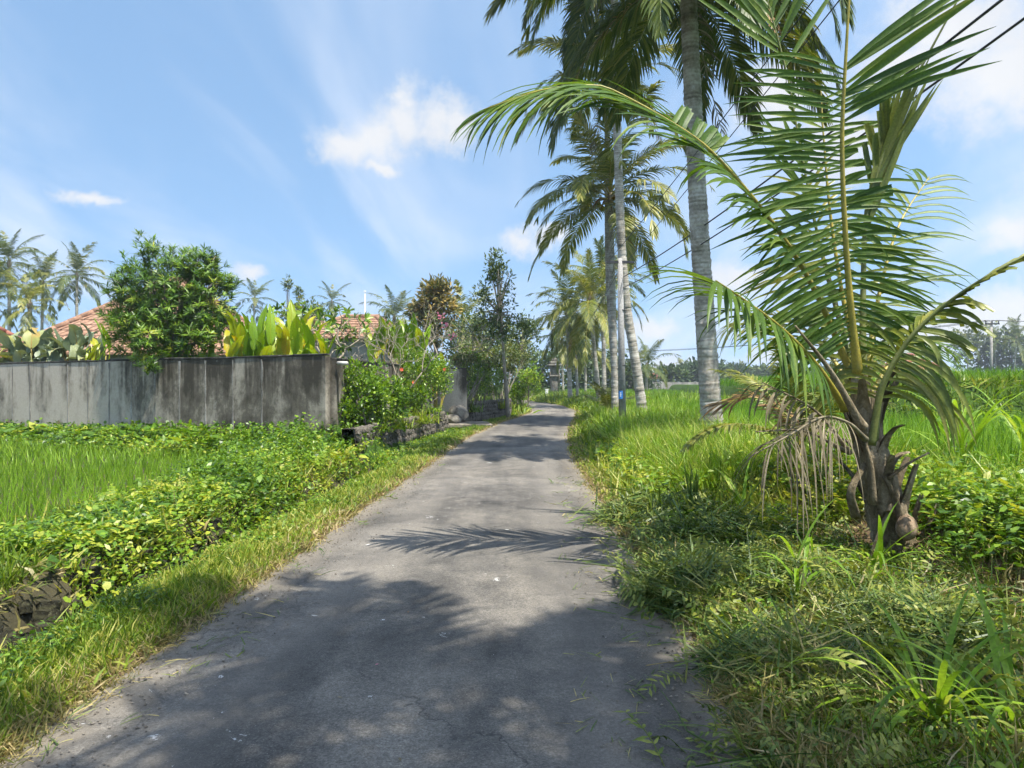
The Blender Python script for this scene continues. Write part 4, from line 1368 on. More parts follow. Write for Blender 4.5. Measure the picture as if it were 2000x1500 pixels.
# ------------------------------------------------------------------ broad-leaved and woody plants
def ellip_clumps(c, rad, n, r, shell=.55, sq=1.0):
    d = norm(r.normal(size=(n, 3)))
    k = r.uniform(shell, 1, n)[:, None]
    return np.asarray(c) + d * k * np.asarray(rad)


def leaf_cloud(mb, centers, crad, per, L, W, r, up=.35, droop=.7, prof=[.25, 1.0, .04], fold=.25, mat=0, outward=None, lo=0., hi=1.):
    """leaves round each clump centre, facing out and up"""
    n = len(centers) * per
    c = np.repeat(centers, per, 0)
    d = norm(r.normal(size=(n, 3)))
    k = r.uniform(.25, 1, n) ** .6
    cr = np.repeat(np.broadcast_to(crad, (len(centers),)), per)
    pos = c + d * (k * cr)[:, None]
    dd = d + np.array([0, 0, up]) + r.normal(0, .45, (n, 3))
    if outward is not None:
        dd = dd + .5 * norm(pos - np.asarray(outward))
    dd = norm(dd)
    sd = norm(np.cross(dd, np.array([0, 0, 1.0]) + r.normal(0, .5, (n, 3))))
    clr = np.repeat(r.normal(0, .12, len(centers)), per)
    blades(mb, pos, dd, sd, L * r.uniform(.65, 1.15, n), W * r.uniform(.7, 1.1, n), droop * r.uniform(.3, 1.4, n), prof, fold, np.clip(lo + (hi - lo) * (r.random(n) * .8 + .1 + clr), 0, 1), mat)


def limbs(mb, base, targets, r0, r, fork=.35, rnd=.5, sides=5, n=7, r1=.012, wob=.06):
    base = np.asarray(base, float)
    c = np.mean(targets, axis=0)
    for t in targets:
        f = np.clip(fork + r.normal(0, .08), .1, .8)
        m = base + (c - base) * f
        m2 = m * .5 + t * .5 + r.normal(0, wob, 3) + (0, 0, .08 * np.linalg.norm(t - m))
        tube(mb, spline([m, m2, t], n), np.linspace(r0 * .5, r1, n), sides, rnd)


def tree(name, label, cat, base, trunk_top, r0, clumps, crad, per, L, W, leafm, seed, bark=None, up=.35, droop=.7, group=None, fold=.25, prof=[.25, 1.0, .04], nlimb=14, lo=0., hi=1., trunk_pts=None, r1=None, crown_name='crown'):
    r = np.random.default_rng(seed)
    base = np.asarray(base, float); trunk_top = np.asarray(trunk_top, float)
    root = thing(name, label, cat, base, group)
    mb = MB()
    mid = (base + trunk_top) / 2 + np.r_[r.normal(0, .04, 2), 0]
    tube(mb, spline([base + (0, 0, -.15), mid, trunk_top] if trunk_pts is None else trunk_pts, 18), np.linspace(r0, r1 or r0 * .45, 18) * (1 + .06 * r.normal(size=18)), 9, r.random(18))
    idx = r.choice(len(clumps), min(nlimb, len(clumps)), replace=False)
    limbs(mb, base * .35 + trunk_top * .65, clumps[idx], r0, r)
    mb.build('trunk', bark or B_TREE, root)
    mb = MB()
    leaf_cloud(mb, clumps, crad, per, L, W, r, up, droop, prof, fold, outward=np.mean(clumps, 0), lo=lo, hi=hi)
    mb.build(crown_name, leafm, root)
    return root


# big dark-green tree with whorled leaves spilling over the wall
def whorl_tree():
    r = np.random.default_rng(77)
    c = P(335, 590, 19.9)
    base = np.array([c[0], c[1], .45])
    root = thing('garden_tree', 'big rounded dark green tree with whorled narrow leaves spilling over the wall', 'tree', base)
    lobes = [(P(330, 565, 19.9), (1.6, 1.3, 1.3), 330), (P(400, 600, 19.8), (.9, .9, .95), 130), (P(262, 590, 19.8), (.85, .9, 1.05), 130), (P(285, 650, 19.3), (1.05, .8, .8), 130), (P(290, 690, 18.9), (.45, .45, .45), 22), (P(295, 720, 18.55), (.2, .14, .25), 9), (P(290, 490, 19.9), (.35, .35, .55), 20), (P(390, 520, 19.9), (.7, .7, .5), 70), (P(430, 555, 19.9), (.5, .5, .35), 40), (P(375, 660, 19.5), (.95, .7, .65), 100)]
    mb = MB()
    tips = []
    for lc, rad, n in lobes:
        cl = ellip_clumps(lc, rad, int(n * 1.5), r, .45)
        tips.append(cl)
        out = norm(cl - (lc + (0, 0, -.5)))
        per = 14
        dd = np.repeat(out + (0, 0, .35), per, 0)
        n_ = len(dd)
        ax = norm(dd)
        a = r.uniform(0, 6.28, n_)
        u = norm(np.cross(ax, np.array([.3, .2, 1.0]))); v = np.cross(ax, u)
        d = norm(ax * r.uniform(.15, .9, n_)[:, None] + u * np.cos(a)[:, None] + v * np.sin(a)[:, None])
        pos = np.repeat(cl, per, 0) + ax * (r.uniform(-.06, .08, n_))[:, None]
        whorl_tone = np.repeat(np.clip(r.normal(.45, .2, len(cl)), 0, 1), per)  # random leaf tone, one value per whorl
        blades(mb, pos, d, np.cross(d, ax), r.uniform(.16, .27, n_), .032, r.uniform(.1, .6, n_), [.5, 1, .05], .2, np.clip(whorl_tone + r.normal(0, .12, n_), 0, 1))
    tips = np.vstack(tips)
    mt = MB()
    tube(mt, spline([base + (0, 0, -.2), base + (.05, 0, 1.0), base + (-.05, .05, 2.3)], 12), np.linspace(.14, .07, 12), 9)
    limbs(mt, base + (0, 0, .9), tips[r.choice(len(tips), 60, replace=False)], .09, r, .4)
    mt.build('trunk', B_TREE, root)
    mb.build('crown', G_TREE, root)
whorl_tree()


def big_leaf(L, W, droop, seed, fold=.3, wav=.03, tear=0.0, ovate=False):
    """one paddle leaf along +Y from the origin with a stalk, up = +Z"""
    r = np.random.default_rng(seed)
    S, Cn = 12, 7
    prof = np.array([.10, .5, .82, .97, 1.0, 1.0, .98, .94, .86, .74, .55, .3, .02]) 
    if ovate: prof = np.array([.08, .55, .85, .98, 1.0, .96, .89, .80, .69, .56, .40, .21, .02])
    V = np.empty((S + 1, Cn, 3))
    p = np.zeros(3); ang = 0.0
    for k in range(S + 1):
        s = k / S
        d = np.array([0, math.cos(ang), -math.sin(ang)]); nn = np.array([0, math.sin(ang), math.cos(ang)])
        for c in range(Cn):
            x = (c / (Cn - 1) - .5) * 2
            hw = W / 2 * prof[k] * (1 + .06 * r.normal() * (abs(x) > .6))
            V[k, c] = p + np.array([1.0, 0, 0]) * x * hw + nn * (abs(x) ** 1.3 * hw * fold + wav * math.sin(s * 9 + c * 1.3 + seed) * abs(x))
        p = p + d * L / S
        ang += droop / S * (.3 + 1.4 * s)
    f = []
    for k in range(S):
        for c in range(Cn - 1):
            if tear and r.random() < tear and k > 1: continue
            f.append((k * Cn + c, k * Cn + c + 1, k * Cn + Cn + c + 1, k * Cn + Cn + c))
    mb = MB(); mb.add(V.reshape(-1, 3), f, None, np.clip(r.normal(.45, .2), 0, 1))
    # midrib
    tube(mb, V[:, Cn // 2] + np.array([0, 0, .004]), np.linspace(.014, .003, S + 1), 5, .75)
    tube(mb, spline([(0, -.55 * L * .5, -.10), (0, -.3 * L * .5, -.03), (0, 0, 0)], 5), np.linspace(.022, .014, 5), 6, .7)
    return mb


BLEAF = {}
def leaf_lib(key, mat, L, W, dr, fold, n=6, tear=0.0, ovate=False):
    BLEAF[key] = [big_leaf(L, W, dr * (.5 + .25 * k), k * 7 + 3, fold, .02, tear, ovate).mesh('leaf', mat) for k in range(n)]
    for k, me in enumerate(BLEAF[key]):
        a = me.attributes['rnd'].data
        v = np.empty(len(a), np.float32); a.foreach_get('value', v)
        a.foreach_set('value', np.clip(v * .5 + (.04 + .125 * k), 0, 1).astype(np.float32))
leaf_lib('heli', G_BANANA, 1.15, .25, .7, .25, tear=.03)
leaf_lib('cala', G_CALA, .72, .38, 1.1, .28, tear=.03, ovate=True)
leaf_lib('spike', G_WEED, .7, .05, 1.6, .3)


def leafy_clump(name, label, cat, base, n, key, seed, spread, hgt, tilt=(.1, .6), scale=(.8, 1.15), group=None, stem=True, pmat=None, face=None):
    """a clump of stalked paddle leaves; each leaf is a part"""
    r = np.random.default_rng(seed)
    root = thing(name, label, cat, base, group)
    for k in range(n):
        a = r.uniform(0, 6.28)
        if r.random() < .8: a = r.choice([0, math.pi]) + r.normal(0, .55)
        ti = r.uniform(*tilt)
        off = np.array([r.uniform(-1, 1) * spread[0], r.uniform(-1, 1) * spread[1], 0])
        h = r.uniform(.55, 1) * hgt
        sc = r.uniform(*scale)
        rot = Euler((0, 0, a)).to_matrix().to_4x4() @ Euler((math.pi / 2 - ti, 0, 0)).to_matrix().to_4x4() @ Euler((0, r.normal(0, .35), 0)).to_matrix().to_4x4()
        tip = off * np.array([1.0, 1.0, 0]) + np.array([0, 0, h])
        part('leaf', BLEAF[key][r.integers(len(BLEAF[key]))], root, Matrix.Translation(tuple(tip)) @ rot @ Matrix.Scale(sc, 4))
        if stem and h > .2:
            mb = MB()
            b = np.asarray(base)
            foot = off * .5
            dirv = rot @ Vector((0, -1, 0, 0))
            e = tip + np.array(dirv[:3]) * .27 * sc
            tube(mb, spline([b + foot + (0, 0, -.05), b + foot * .6 + e * .4 + np.array([0, 0, .1]), b + e], 7), np.linspace(.022, .014, 7), 6, .6)
            mb.build('stalk', pmat or G_RACHIS, root)
    return root


HG = 'heliconia clumps behind the garden wall'
leafy_clump('heliconia_plant', 'bright yellow-green heliconia clump right above the wall corner, tallest of all', 'plant', P(520, 690, 18.6) * (1, 1, 0) + (0, 0, .6), 40, 'heli', 1, (.95, .25), 2.2, (.02, .55), (.85, 1.15), HG)
leafy_clump('heliconia_plant', 'yellowing heliconia leaning out beside the wall corner below the frangipani', 'plant', P(606, 690, 17.9) * (1, 1, 0) + (0, 0, .6), 18, 'heli', 2, (.4, .25), 1.75, (.1, .95), (.7, 1.0), HG)
leafy_clump('heliconia_plant', 'heliconia clump with upright leaves in front of the small tiled roof', 'plant', P(778, 690, 24.0) * (1, 1, 0) + (0, 0, .6), 32, 'heli', 3, (.95, .3), 2.35, (.02, .35), (.9, 1.2), HG)
leafy_clump('heliconia_plant', 'lone heliconia shoot with few upright leaves right of the big tree', 'plant', P(378, 690, 19.6) * (1, 1, 0) + (0, 0, .6), 6, 'heli', 14, (.45, .15), 1.65, (.02, .5), (.6, .8), HG)
leafy_clump('heliconia_plant', 'heliconia leaves pushing up left of the big tree by the roof', 'plant', P(190, 690, 21.8) * (1, 1, 0) + (0, 0, .6), 7, 'heli', 15, (.35, .15), 2.2, (.02, .45), (.8, 1.0), HG)
leafy_clump('heliconia_plant', 'small heliconia tuft rising behind the hibiscus flowers', 'plant', P(855, 690, 26) * (1, 1, 0) + (0, 0, .6), 8, 'heli', 16, (.2, .15), 1.3, (.1, .8), (.7, .95), HG)
CG = 'grey-leaved plants at the left end of the wall'
for k, (px, lab) in enumerate(((25, 'grey-green broad-leaved plant at the left edge behind the wall'), (75, 'grey-green broad-leaved plant second from the left edge'), (122, 'grey-green broad-leaved plant in front of the pink roof edge'), (172, 'grey-green broad-leaved plant with browned leaves touching the big tree'))):
    d = np.interp(px, [0, 330], [24.4, 20.4])
    leafy_clump('broad_leaved_plant', lab, 'plant', P(px, 690, d) * (1, 1, 0) + (0, 0, .6), 20, 'cala', 21 + k, (.5, .25), 2.3, (-.4, 1.2), (.9, 1.35), CG, pmat=G_RACHISG, face=math.pi)

# hibiscus bushes in front of the side wall
def bush(label, c, lobes, per, L, W, mat, seed, base, flowers=0, name='hibiscus_bush', cat='bush', group=None, fmat=None, fold=.25, up=.4, fpos=None, crad=.17, density=1.0):
    r = np.random.default_rng(seed)
    root = thing(name, label, cat, base, group)
    cl = []
    for lc, rad, n in lobes:
        cl.append(ellip_clumps(lc, rad, int(n * density), r, .5))
    cl = np.vstack(cl)
    mt = MB()
    for t in cl[r.choice(len(cl), min(26, len(cl)), replace=False)]:
        b = np.asarray(base) + np.r_[r.normal(0, .08, 2), 0]
        tube(mt, spline([b, b * .55 + t * .45 + r.normal(0, .08, 3), t], 8), np.linspace(.02, .006, 8), 5)
    mt.build('stems', B_TREE, root)["kind"] = 'stuff'
    mb = MB()
    leaf_cloud(mb, cl, crad, per, L, W, r, up, .8, [.5, 1.0, .04], fold, outward=np.mean(cl, 0))
    mb.build('foliage', mat, root)
    for q in (fpos or []):
        mf = MB()
        n = 5
        a = np.arange(n) * 2 * math.pi / n
        ax = norm(np.array([.35, -1, .25])); u = norm(np.cross(ax, (0, 0, 1.0))); v = np.cross(u, ax)
        d = norm(u * np.cos(a)[:, None] + v * np.sin(a)[:, None] + ax * .45)
        blades(mf, np.tile(q, (n, 1)), d, np.cross(d, ax), .065, .065, 0, [.3, .8, 1, .85, .3], .15, .5)
        tube(mf, np.array([q, q + ax * .09]), [.006, .004], 5)
        mf.build('flower', fmat, root)
    return root


M_FLOWER = leaf_mat('hibiscus_petal', [(0, (.75, .12, .06)), (1, (.85, .25, .12))], .3, var=.3, tint=(1, .8, .7))
M_PINK = leaf_mat('pink_petal', [(0, (.7, .14, .25)), (1, (.85, .3, .4))], .3, var=.3, tint=(1, .8, .8))
gz = .42
bush('bright green leafy bush covering the corner of the side wall', None, [(P(705, 778, 17.1), (.72, .55, .62), 95), (P(750, 785, 18.0), (.7, .55, .6), 105), (P(690, 735, 17.0), (.32, .3, .35), 28), (P(735, 738, 18.0), (.3, .3, .4), 24), (P(668, 810, 16.7), (.35, .35, .45), 30)], 22, .088, .062, G_HIB, 31, on_ground(712, 17.3))
bush('tall hibiscus bush with orange-red flowers next to the wall end', None, [(P(812, 730, 22.3), (.8, .6, .78), 150), (P(850, 735, 23.5), (.65, .55, .6), 90), (P(800, 770, 21.6), (.65, .5, .5), 80)], 20, .085, .055, G_HIB, 32, on_ground(815, 22.5), fmat=M_FLOWER, fpos=[P(808, 747, 21.5), P(784, 722, 21.5), P(868, 722, 23.2), P(846, 760, 22.6)])
bush('dense dark hedge shrub on top of the far retaining wall', None, [(P(930, 735, 31.0), (.95, .7, .85), 110), (P(960, 745, 32.8), (.7, .6, .7), 70), (P(915, 705, 31.0), (.7, .6, .35), 45)], 24, .09, .055, G_HIB, 33, on_ground(935, 32), name='hedge_shrub')
bush('pale variegated shrub trailing along the top of the far wall end', None, [(P(905, 702, 29.0), (.85, .4, .16), 42), (P(950, 712, 31), (.6, .4, .2), 28)], 24, .07, .045, G_YEL, 34, on_ground(900, 29.6), name='hedge_shrub')
bush('light green roadside shrub under the small trees at the bend', None, [(P(1010, 765, 43), (.6, .6, .55), 60), (P(1040, 755, 46), (.7, .6, .6), 50)], 22, .12, .08, G_HIB, 36, on_ground(1004, 44), name='roadside_shrub')
bush('dark shrub behind the far retaining wall beside the slim tree', None, [(P(985, 700, 36), (.9, .7, 1.0), 80), (P(1010, 690, 40), (1.0, .8, 1.0), 70)], 24, .12, .07, G_OLIVE, 37, on_ground(975, 37), name='roadside_shrub')

# day-lily tufts on the retaining wall
for k, (px, d, lab) in enumerate(((745, 17.4, 'strappy green tuft on the retaining wall nearest the camera'), (790, 18.6, 'strappy yellow-green tuft in the middle of the retaining wall'), (835, 21.2, 'strappy tuft at the hibiscus end of the retaining wall'), (925, 29.8, 'strappy tuft at the near end of the far retaining wall'), (985, 34.0, 'strappy yellow tuft behind the slim tree trunk'))):
    b = on_ground(px, d); b[0] -= .15; b[2] = max(b[2], .42)
    r = np.random.default_rng(k + 500)
    root = thing('strap_leaf_plant', lab, 'plant', b, 'strappy tufts on the retaining walls')
    n = 130
    dd = norm(np.c_[r.normal(0, .55, n), r.normal(-.1, .5, n), r.uniform(.5, 1, n)])
    base = b + np.c_[r.normal(0, .22, n), r.normal(0, .12, n), np.zeros(n)]
    mb = MB(); blades(mb, base, dd, np.cross(dd, (0, 0, 1.0)), r.uniform(.4, .75, n), .03, r.uniform(.8, 2.2, n), [.7, 1, .9, .6, .3, .03], .3)
    mb.build('foliage', G_FERN if k in (1, 2, 4) else G_WEED, root)

# frangipani trees: forked candelabra limbs
def frangipani(label, base, h, spread, seed, levels, leafy, leafmat=None, flowers=(), r0=.06, lean=(0, 0), first=.3):
    r = np.random.default_rng(seed)
    base = np.asarray(base, float)
    root = thing('frangipani_tree', label, 'tree', base)
    mb = MB(); tips = []
    def grow(p, d, L, rad, lv):
        d = norm(d)
        q = p + d * L
        m = (p + q) / 2 + r.normal(0, .06 * L, 3)
        tube(mb, spline([p, m, q], 6), np.linspace(rad, rad * .78, 6), 6, r.random(6))
        if lv == 0:
            tips.append((q, d)); return
        k = r.choice([2, 3], p=[.55, .45])
        a0 = r.uniform(0, 6.28)
        u = norm(np.cross(d, (0.2, .1, 1.0))); v = np.cross(d, u)
        for j in range(k):
            a = a0 + 2 * math.pi * j / k + r.normal(0, .25)
            nd = d * .75 + (u * math.cos(a) + v * math.sin(a)) * r.uniform(.55, .95) * spread + np.array([0, 0, .22])
            grow(q, nd, L * r.uniform(.68, .86), rad * .72, lv - 1)
    grow(base + (0, 0, -.1), np.array([lean[0], lean[1], 1.0]), h * first, r0, levels)
    mb.build('trunk', B_FRANGI, root)
    if leafy > 0:
        ml = MB()
        for q, d in tips:
            n = int(leafy)
            a = r.uniform(0, 6.28, n)
            u = norm(np.cross(d, (0.2, .1, 1.0))); v = np.cross(d, u)
            dd = norm(d * r.uniform(.1, .8, n)[:, None] + u * np.cos(a)[:, None] + v * np.sin(a)[:, None])
            blades(ml, np.tile(q, (n, 1)), dd, np.cross(dd, d), r.uniform(.18, .32, n), .075, .6, PROF_LEAF, .2, r.random(n))
        ml.build('crown', leafmat or G_HIB, root)
    for q in flowers:
        mf = MB(); a = np.arange(10) * 2 * math.pi / 5; ax = norm(np.array([.1, -1, .4])); u = norm(np.cross(ax, (0, 0, 1.0))); v = np.cross(u, ax)
        d = norm(u * np.cos(a)[:, None] + v * np.sin(a)[:, None] + ax * .5)
        blades(mf, q + r.normal(0, .07, (10, 3)), d, np.cross(d, ax), .1, .07, 0, [.4, 1, .9, .3], 0, .5)
        mf.build('flower', M_PINK, root)
    return root


b_ = P(795, 720, 21.4); b_[2] = .45
frangipani('bare pale frangipani with forked branches standing in front of the side wall', b_, 2.3, 1.05, 5, 6, 0, r0=.036, lean=(.0, -.05), first=.42)
b_ = P(730, 700, 21.8); b_[2] = .45
frangipani('smaller bare frangipani left of the forked one behind the wall', b_, 2.6, 1.0, 8, 5, 0, r0=.045)
b_ = P(632, 690, 23.6); b_[2] = .45
frangipani('leafy frangipani with a round green crown in front of the small roof', b_, 4.3, 1.15, 12, 5, 8, G_HIB, r0=.09, lean=(-.15, 0))
b_ = P(870, 690, 30.5); b_[2] = .45
frangipani('sparse frangipani with pink blossoms behind the hibiscus', b_, 4.4, 1.0, 17, 5, 3, G_OLIVE, [P(862, 616, 29), P(869, 634, 29), P(884, 655, 29.5)], r0=.06, lean=(.1, 0))

# slim roadside trees
rt = np.random.default_rng(900)
sb = P(993, 818, 32.8); sb[2] = .05
cl = np.vstack([ellip_clumps(P(965, 585, 32.8), (1.0, .9, 2.1), 95, rt, .4), ellip_clumps(P(968, 520, 32.8), (.45, .45, .9), 32, rt, .3), ellip_clumps(P(950, 640, 32.8), (1.1, .9, .7), 40, rt, .4), ellip_clumps(P(1005, 640, 33.2), (.7, .7, .8), 30, rt, .4)])
tree('slim_tree', 'slim tall tree with sparse airy crown in front of the far retaining wall', 'tree', sb, P(975, 520, 32.8), .11, cl, .2, 13, .2, .085, G_OLIVE, 41, droop=1.0, nlimb=34, r1=.025, bark=B_FRANGI)
tb = on_ground(850, 36)
cl = np.vstack([ellip_clumps(P(852, 610, 36), (1.1, 1.0, 1.6), 85, rt, .4), ellip_clumps(P(858, 570, 36), (.8, .8, .6), 40, rt, .3), ellip_clumps(P(818, 605, 36), (.6, .6, .3), 20, rt, .3)])
tree('yellowing_tree', 'tree with yellowing tan leaves behind the bare frangipani', 'tree', tb, P(852, 620, 36), .16, cl, .27, 24, .32, .12, G_YEL, 42, droop=1.2, nlimb=26)
tb = on_ground(1019, 44.5)
cl = np.vstack([ellip_clumps(P(1020, 660, 44.5), (1.2, 1.0, 1.6), 70, rt, .4), ellip_clumps(P(1035, 640, 45), (.8, .8, .7), 30, rt, .4)])
tree('small_tree', 'small dark-stemmed tree on the grass tongue at the bend', 'tree', tb, P(1020, 640, 44.5), .1, cl, .28, 16, .2, .1, G_OLIVE, 43, nlimb=22)
tb = on_ground(1030, 43)
cl = ellip_clumps(P(1032, 735, 43), (.75, .7, .9), 50, rt, .3)
tree('small_tree', 'short light green sapling beside the dark-stemmed tree', 'tree', tb, P(1031, 735, 43), .06, cl, .22, 18, .18, .11, G_HIB, 44, nlimb=14)
tb = on_ground(965, 40)
cl = np.vstack([ellip_clumps(P(915, 650, 40), (1.4, 1.0, 1.2), 60, rt, .4), ellip_clumps(P(960, 650, 41), (1.4, 1.0, 1.4), 70, rt, .4), ellip_clumps(P(920, 690, 38), (1.6, 1, .8), 60, rt, .4)])
tree('garden_tree', 'mixed green garden tree filling the gap behind the slim tree', 'tree', tb, P(945, 650, 40), .14, cl, .32, 20, .2, .1, G_OLIVE, 45, nlimb=20)
tb = on_ground(590, 40)
cl = np.vstack([ellip_clumps(P(600, 610, 40), (1.0, .8, .7), 40, rt, .4), ellip_clumps(P(565, 615, 40), (.5, .5, .5), 18, rt, .4)])
tree('garden_tree', 'dark tree behind the leafy frangipani', 'tree', tb, P(590, 610, 40), .12, cl, .28, 20, .22, .1, G_OLIVE, 46, nlimb=14)
for k, (px, pt, pb, lab) in enumerate(((562, 552, 610, 'thin bare-stemmed sapling with a tiny tuft, the taller of two'), (585, 572, 615, 'thin sapling with a round tuft, the shorter of two'))):
    b = on_ground(px, 55); t_ = P(px, pt, 55)
    tree('sapling', lab, 'tree', b, t_ + (0, 0, -.2), .04, ellip_clumps(t_, (.3, .3, .45), 9, rt, .2), .25, 16, .28, .12, G_OLIVE, 480 + k, nlimb=4)

# tree line and grove far off
def far_trees(label, specs, mat, seed, group):
    for k, (px, d, w_, h, lab) in enumerate(specs):
        r = np.random.default_rng(seed + k)
        b = on_ground(px, d)
        c = b + (0, 0, h * .6)
        cl = np.vstack([ellip_clumps(c, (w_ * .5, w_ * .4, h * .36), 42, r, .35), ellip_clumps(c + (r.normal(0, w_ * .2), 0, h * .18), (w_ * .3, w_ * .3, h * .2), 20, r, .3), ellip_clumps(c + (0, 0, -h * .3), (w_ * .45, w_ * .3, h * .25), 26, r, .3)])
        tree('far_tree', lab, 'tree', b, c, .2, cl, w_ * .12, 14, .46 * d / 70, .27 * d / 70, mat, seed + k, group=group, nlimb=8, fold=0)


far_trees('', [
    (1130, 95, 7, 6.5, 'dark grove tree behind the thin palms, left one'),
    (1165, 100, 8, 6.5, 'dark grove tree behind the slender palm'),
    (1205, 105, 8, 5.5, 'dark grove tree behind the concrete pole'),
    (1240, 100, 7, 4.5, 'dark grove tree at the right end of the grove'),
    (1060, 90, 7, 5.5, 'grove tree left of the grey shrine'),
    (1020, 85, 7, 6, 'grove tree behind the sapling at the bend'),
    (1310, 125, 7, 2.8, 'low bright green tree right of the little red roof'),
    (1360, 140, 9, 4.2, 'low hazy tree behind the far grey wall'),
    (1380, 160, 10, 5.5, 'feathery hazy tree beside the thick palm trunk'),
    (1430, 170, 10, 4, 'hazy round tree right of the thick palm trunk'),
    (1480, 180, 10, 4, 'hazy round tree behind the young palm, left'),
    (1545, 180, 10, 4.2, 'hazy round tree behind the young palm, centre'),
    (1610, 180, 10, 4.0, 'hazy round tree behind the young palm, right'),
    (40, 70, 8, 5, 'dark tree mass low between the left palms'),
    (130, 75, 8, 6, 'dark tree mass behind the pink roof'),
    (800, 60, 6, 5.5, 'dark green tree right of the bushy palm'),
    (900, 62, 7, 6, 'dark green tree behind the slim tree, left'),
    (950, 66, 7, 5.5, 'dark green tree behind the slim tree, right'),
    (1690, 120, 7, 8.0, 'pale scrubby tree just right of the young palm stem'),
    (1915, 155, 12, 12.0, 'hazy tree beneath the far palms, left'),
    (1975, 150, 12, 11.5, 'hazy tree beneath the far palms, right'),
], G_FAR, 1200, 'trees in the distance')

# ------------------------------------------------------------------ man-made things
ub = on_ground(1216, 23.2)
up_ = thing('utility_pole', 'tapered grey concrete utility pole with a small blue plate by the road', 'utility pole', ub)
top = P(1211, 505, 23.2)
mb = MB(); tube(mb, np.array([ub + (0, 0, -.2), ub * .5 + top * .5, top]), [.125, .105, .08], 18, .5)
mb.build('shaft', M_CONC, up_)
mb = MB()
pc = P(1213, 771, 23.2)
a = np.linspace(-.55, .55, 7) - math.pi / 2 - .25
V = np.vstack([np.c_[pc[0] + .127 * np.cos(a), ub[1] + .127 * np.sin(a), np.full(7, pc[2] + s * .13)] for s in (-1, 1)])
i = np.arange(6); mb.add(V, np.c_[i, i + 1, i + 8, i + 7])
pl = mb.build('number_plate', M_BLUE, up_); pl["label"] = 'small blue plate'
mb = MB()
for k in range(3):
    aa = a[2:5]
    z0 = pc[2] + .06 - .05 * k
    V = np.vstack([np.c_[pc[0] + .130 * np.cos(aa), ub[1] + .130 * np.sin(aa), np.full(3, z0 + s * .012)] for s in (-1, 1)])
    mb.add(V, [(0, 1, 4, 3), (1, 2, 5, 4)])
mb.build('plate_lettering', M_WHITE, pl)
for z in (2.2, 4.0):
    mb = MB(); tube(mb, np.array([ub * (1, 1, 0) + (0, 0, z), ub * (1, 1, 0) + (0, 0, z + .03)]), [.132 - .0085 * z, .132 - .0085 * z], 16)
    mb.build('steel_band', M_DARKMETAL, up_)
mb = MB(); box(mb, top + np.array([0, -.02, -.12]), (.9, .07, .08)); mb.build('crossarm', M_DARKMETAL, up_, smooth=False)


def cable(label, A, B, sag, r=.011, group='overhead cables from the concrete pole', n=40):
    A = np.asarray(A, float); B = np.asarray(B, float)
    t = np.linspace(0, 1, n)
    p = A[None] * (1 - t[:, None]) + B[None] * t[:, None]
    p[:, 2] -= sag * 4 * t * (1 - t)
    mb = MB(); tube(mb, p, r, 6)
    return tag(mb.build('cable', M_CABLE, origin=tuple(A)), label, 'cable', group)


cable('thin overhead wire, uppermost, rising from the pole to the upper right', top + (.3, 0, 0), (4.75, -8, 8.2), .25, .009)
cable('second overhead wire from the pole, just below the uppermost', top + (-.35, 0, -.05), (4.35, -8, 7.9), .35, .009)
cable('thick black cable crossing the top right corner', top + (.1, 0, -.6), (4.9, -8, 5.9), .55, .014)
cable('thick black cable, lowest of those leaving the pole', top + (.1, 0, -.95), (4.6, -8, 5.5), .6, .012)
cable('slack loop of wire hanging from the pole towards the bend', top + (-.1, 0, -.5), P(1120, 655, 75), .5, .012)

# far pole beyond the terrace with crossarm and insulators
fb_ = P(1936, 705, 75); ft = P(1936, 628, 75)
fb_[2] = .4
fp = thing('utility_pole', 'far utility pole with crossarm among the hazy palms on the right', 'utility pole', fb_)
mb = MB(); tube(mb, np.array([fb_, ft]), [.17, .13], 10); mb.build('shaft', M_PLASTER, fp)
mb = MB(); box(mb, ft + (0, -.15, -.25), (1.5, .12, .13)); arm = mb.build('crossarm', M_DARKMETAL, fp, smooth=False)
for dx in (-.68, 0, .68):
    mb = MB(); tube(mb, np.array([ft + (dx, -.15, -.2), ft + (dx, -.15, .12)]), [.05, .06], 8); mb.build('insulator', M_WHITE if dx == 5 else M_DARKMETAL, fp)
for k, (dx, dz, lab) in enumerate(((-.68, .12, 'far horizontal power line, front strand'), (0, .12, 'far horizontal power line, middle strand'), (.68, .12, 'far horizontal power line, rear strand'))):
    cable(lab + ', left of the far pole', ft + (dx, -.15, dz), P(1090, 690 - 2 * k, 130) + (dx, 0, 0), 1.0, .02, 'far power lines')
    cable(lab + ', right of the far pole', ft + (dx, -.15, dz), P(2500, 600, 66) + (dx, 0, 0), .6, .02, 'far power lines')

# far grey wall across the paddy with a little red roof behind it
fw = thing('far_wall', 'long low grey wall across the far end of the green paddy', 'wall', (20, 108, .35))
for k in range(9):
    x0 = 17.5 + 5.2 * k
    mb = MB(); box(mb, (x0 + 2.6, 108 + .12 * k, 1.1), (5.14, .2, 1.55)); mb.build('wall_panel', M_PLASTER, fw, smooth=False)
    mb = MB(); box(mb, (x0, 107.95 + .12 * k, 1.15), (.3, .34, 1.7)); mb.build('pillar', M_PLASTER, fw, smooth=False)
hip_roof_house('shed', 'little house with faded red roof behind the far grey wall', PX(1272, 118), 118, 1.9, 3, 1.2, 2.5, 3.3, 0, M_TILE2, M_PLASTER, 5, .3)
hip_roof_house('shed', 'brown roofed hut showing behind the rice terrace', PX(1775, 62), 62, 3.0, 4, .6, 2.6, 4.15, .2, M_TILE2, M_PLASTER, 7, .5)

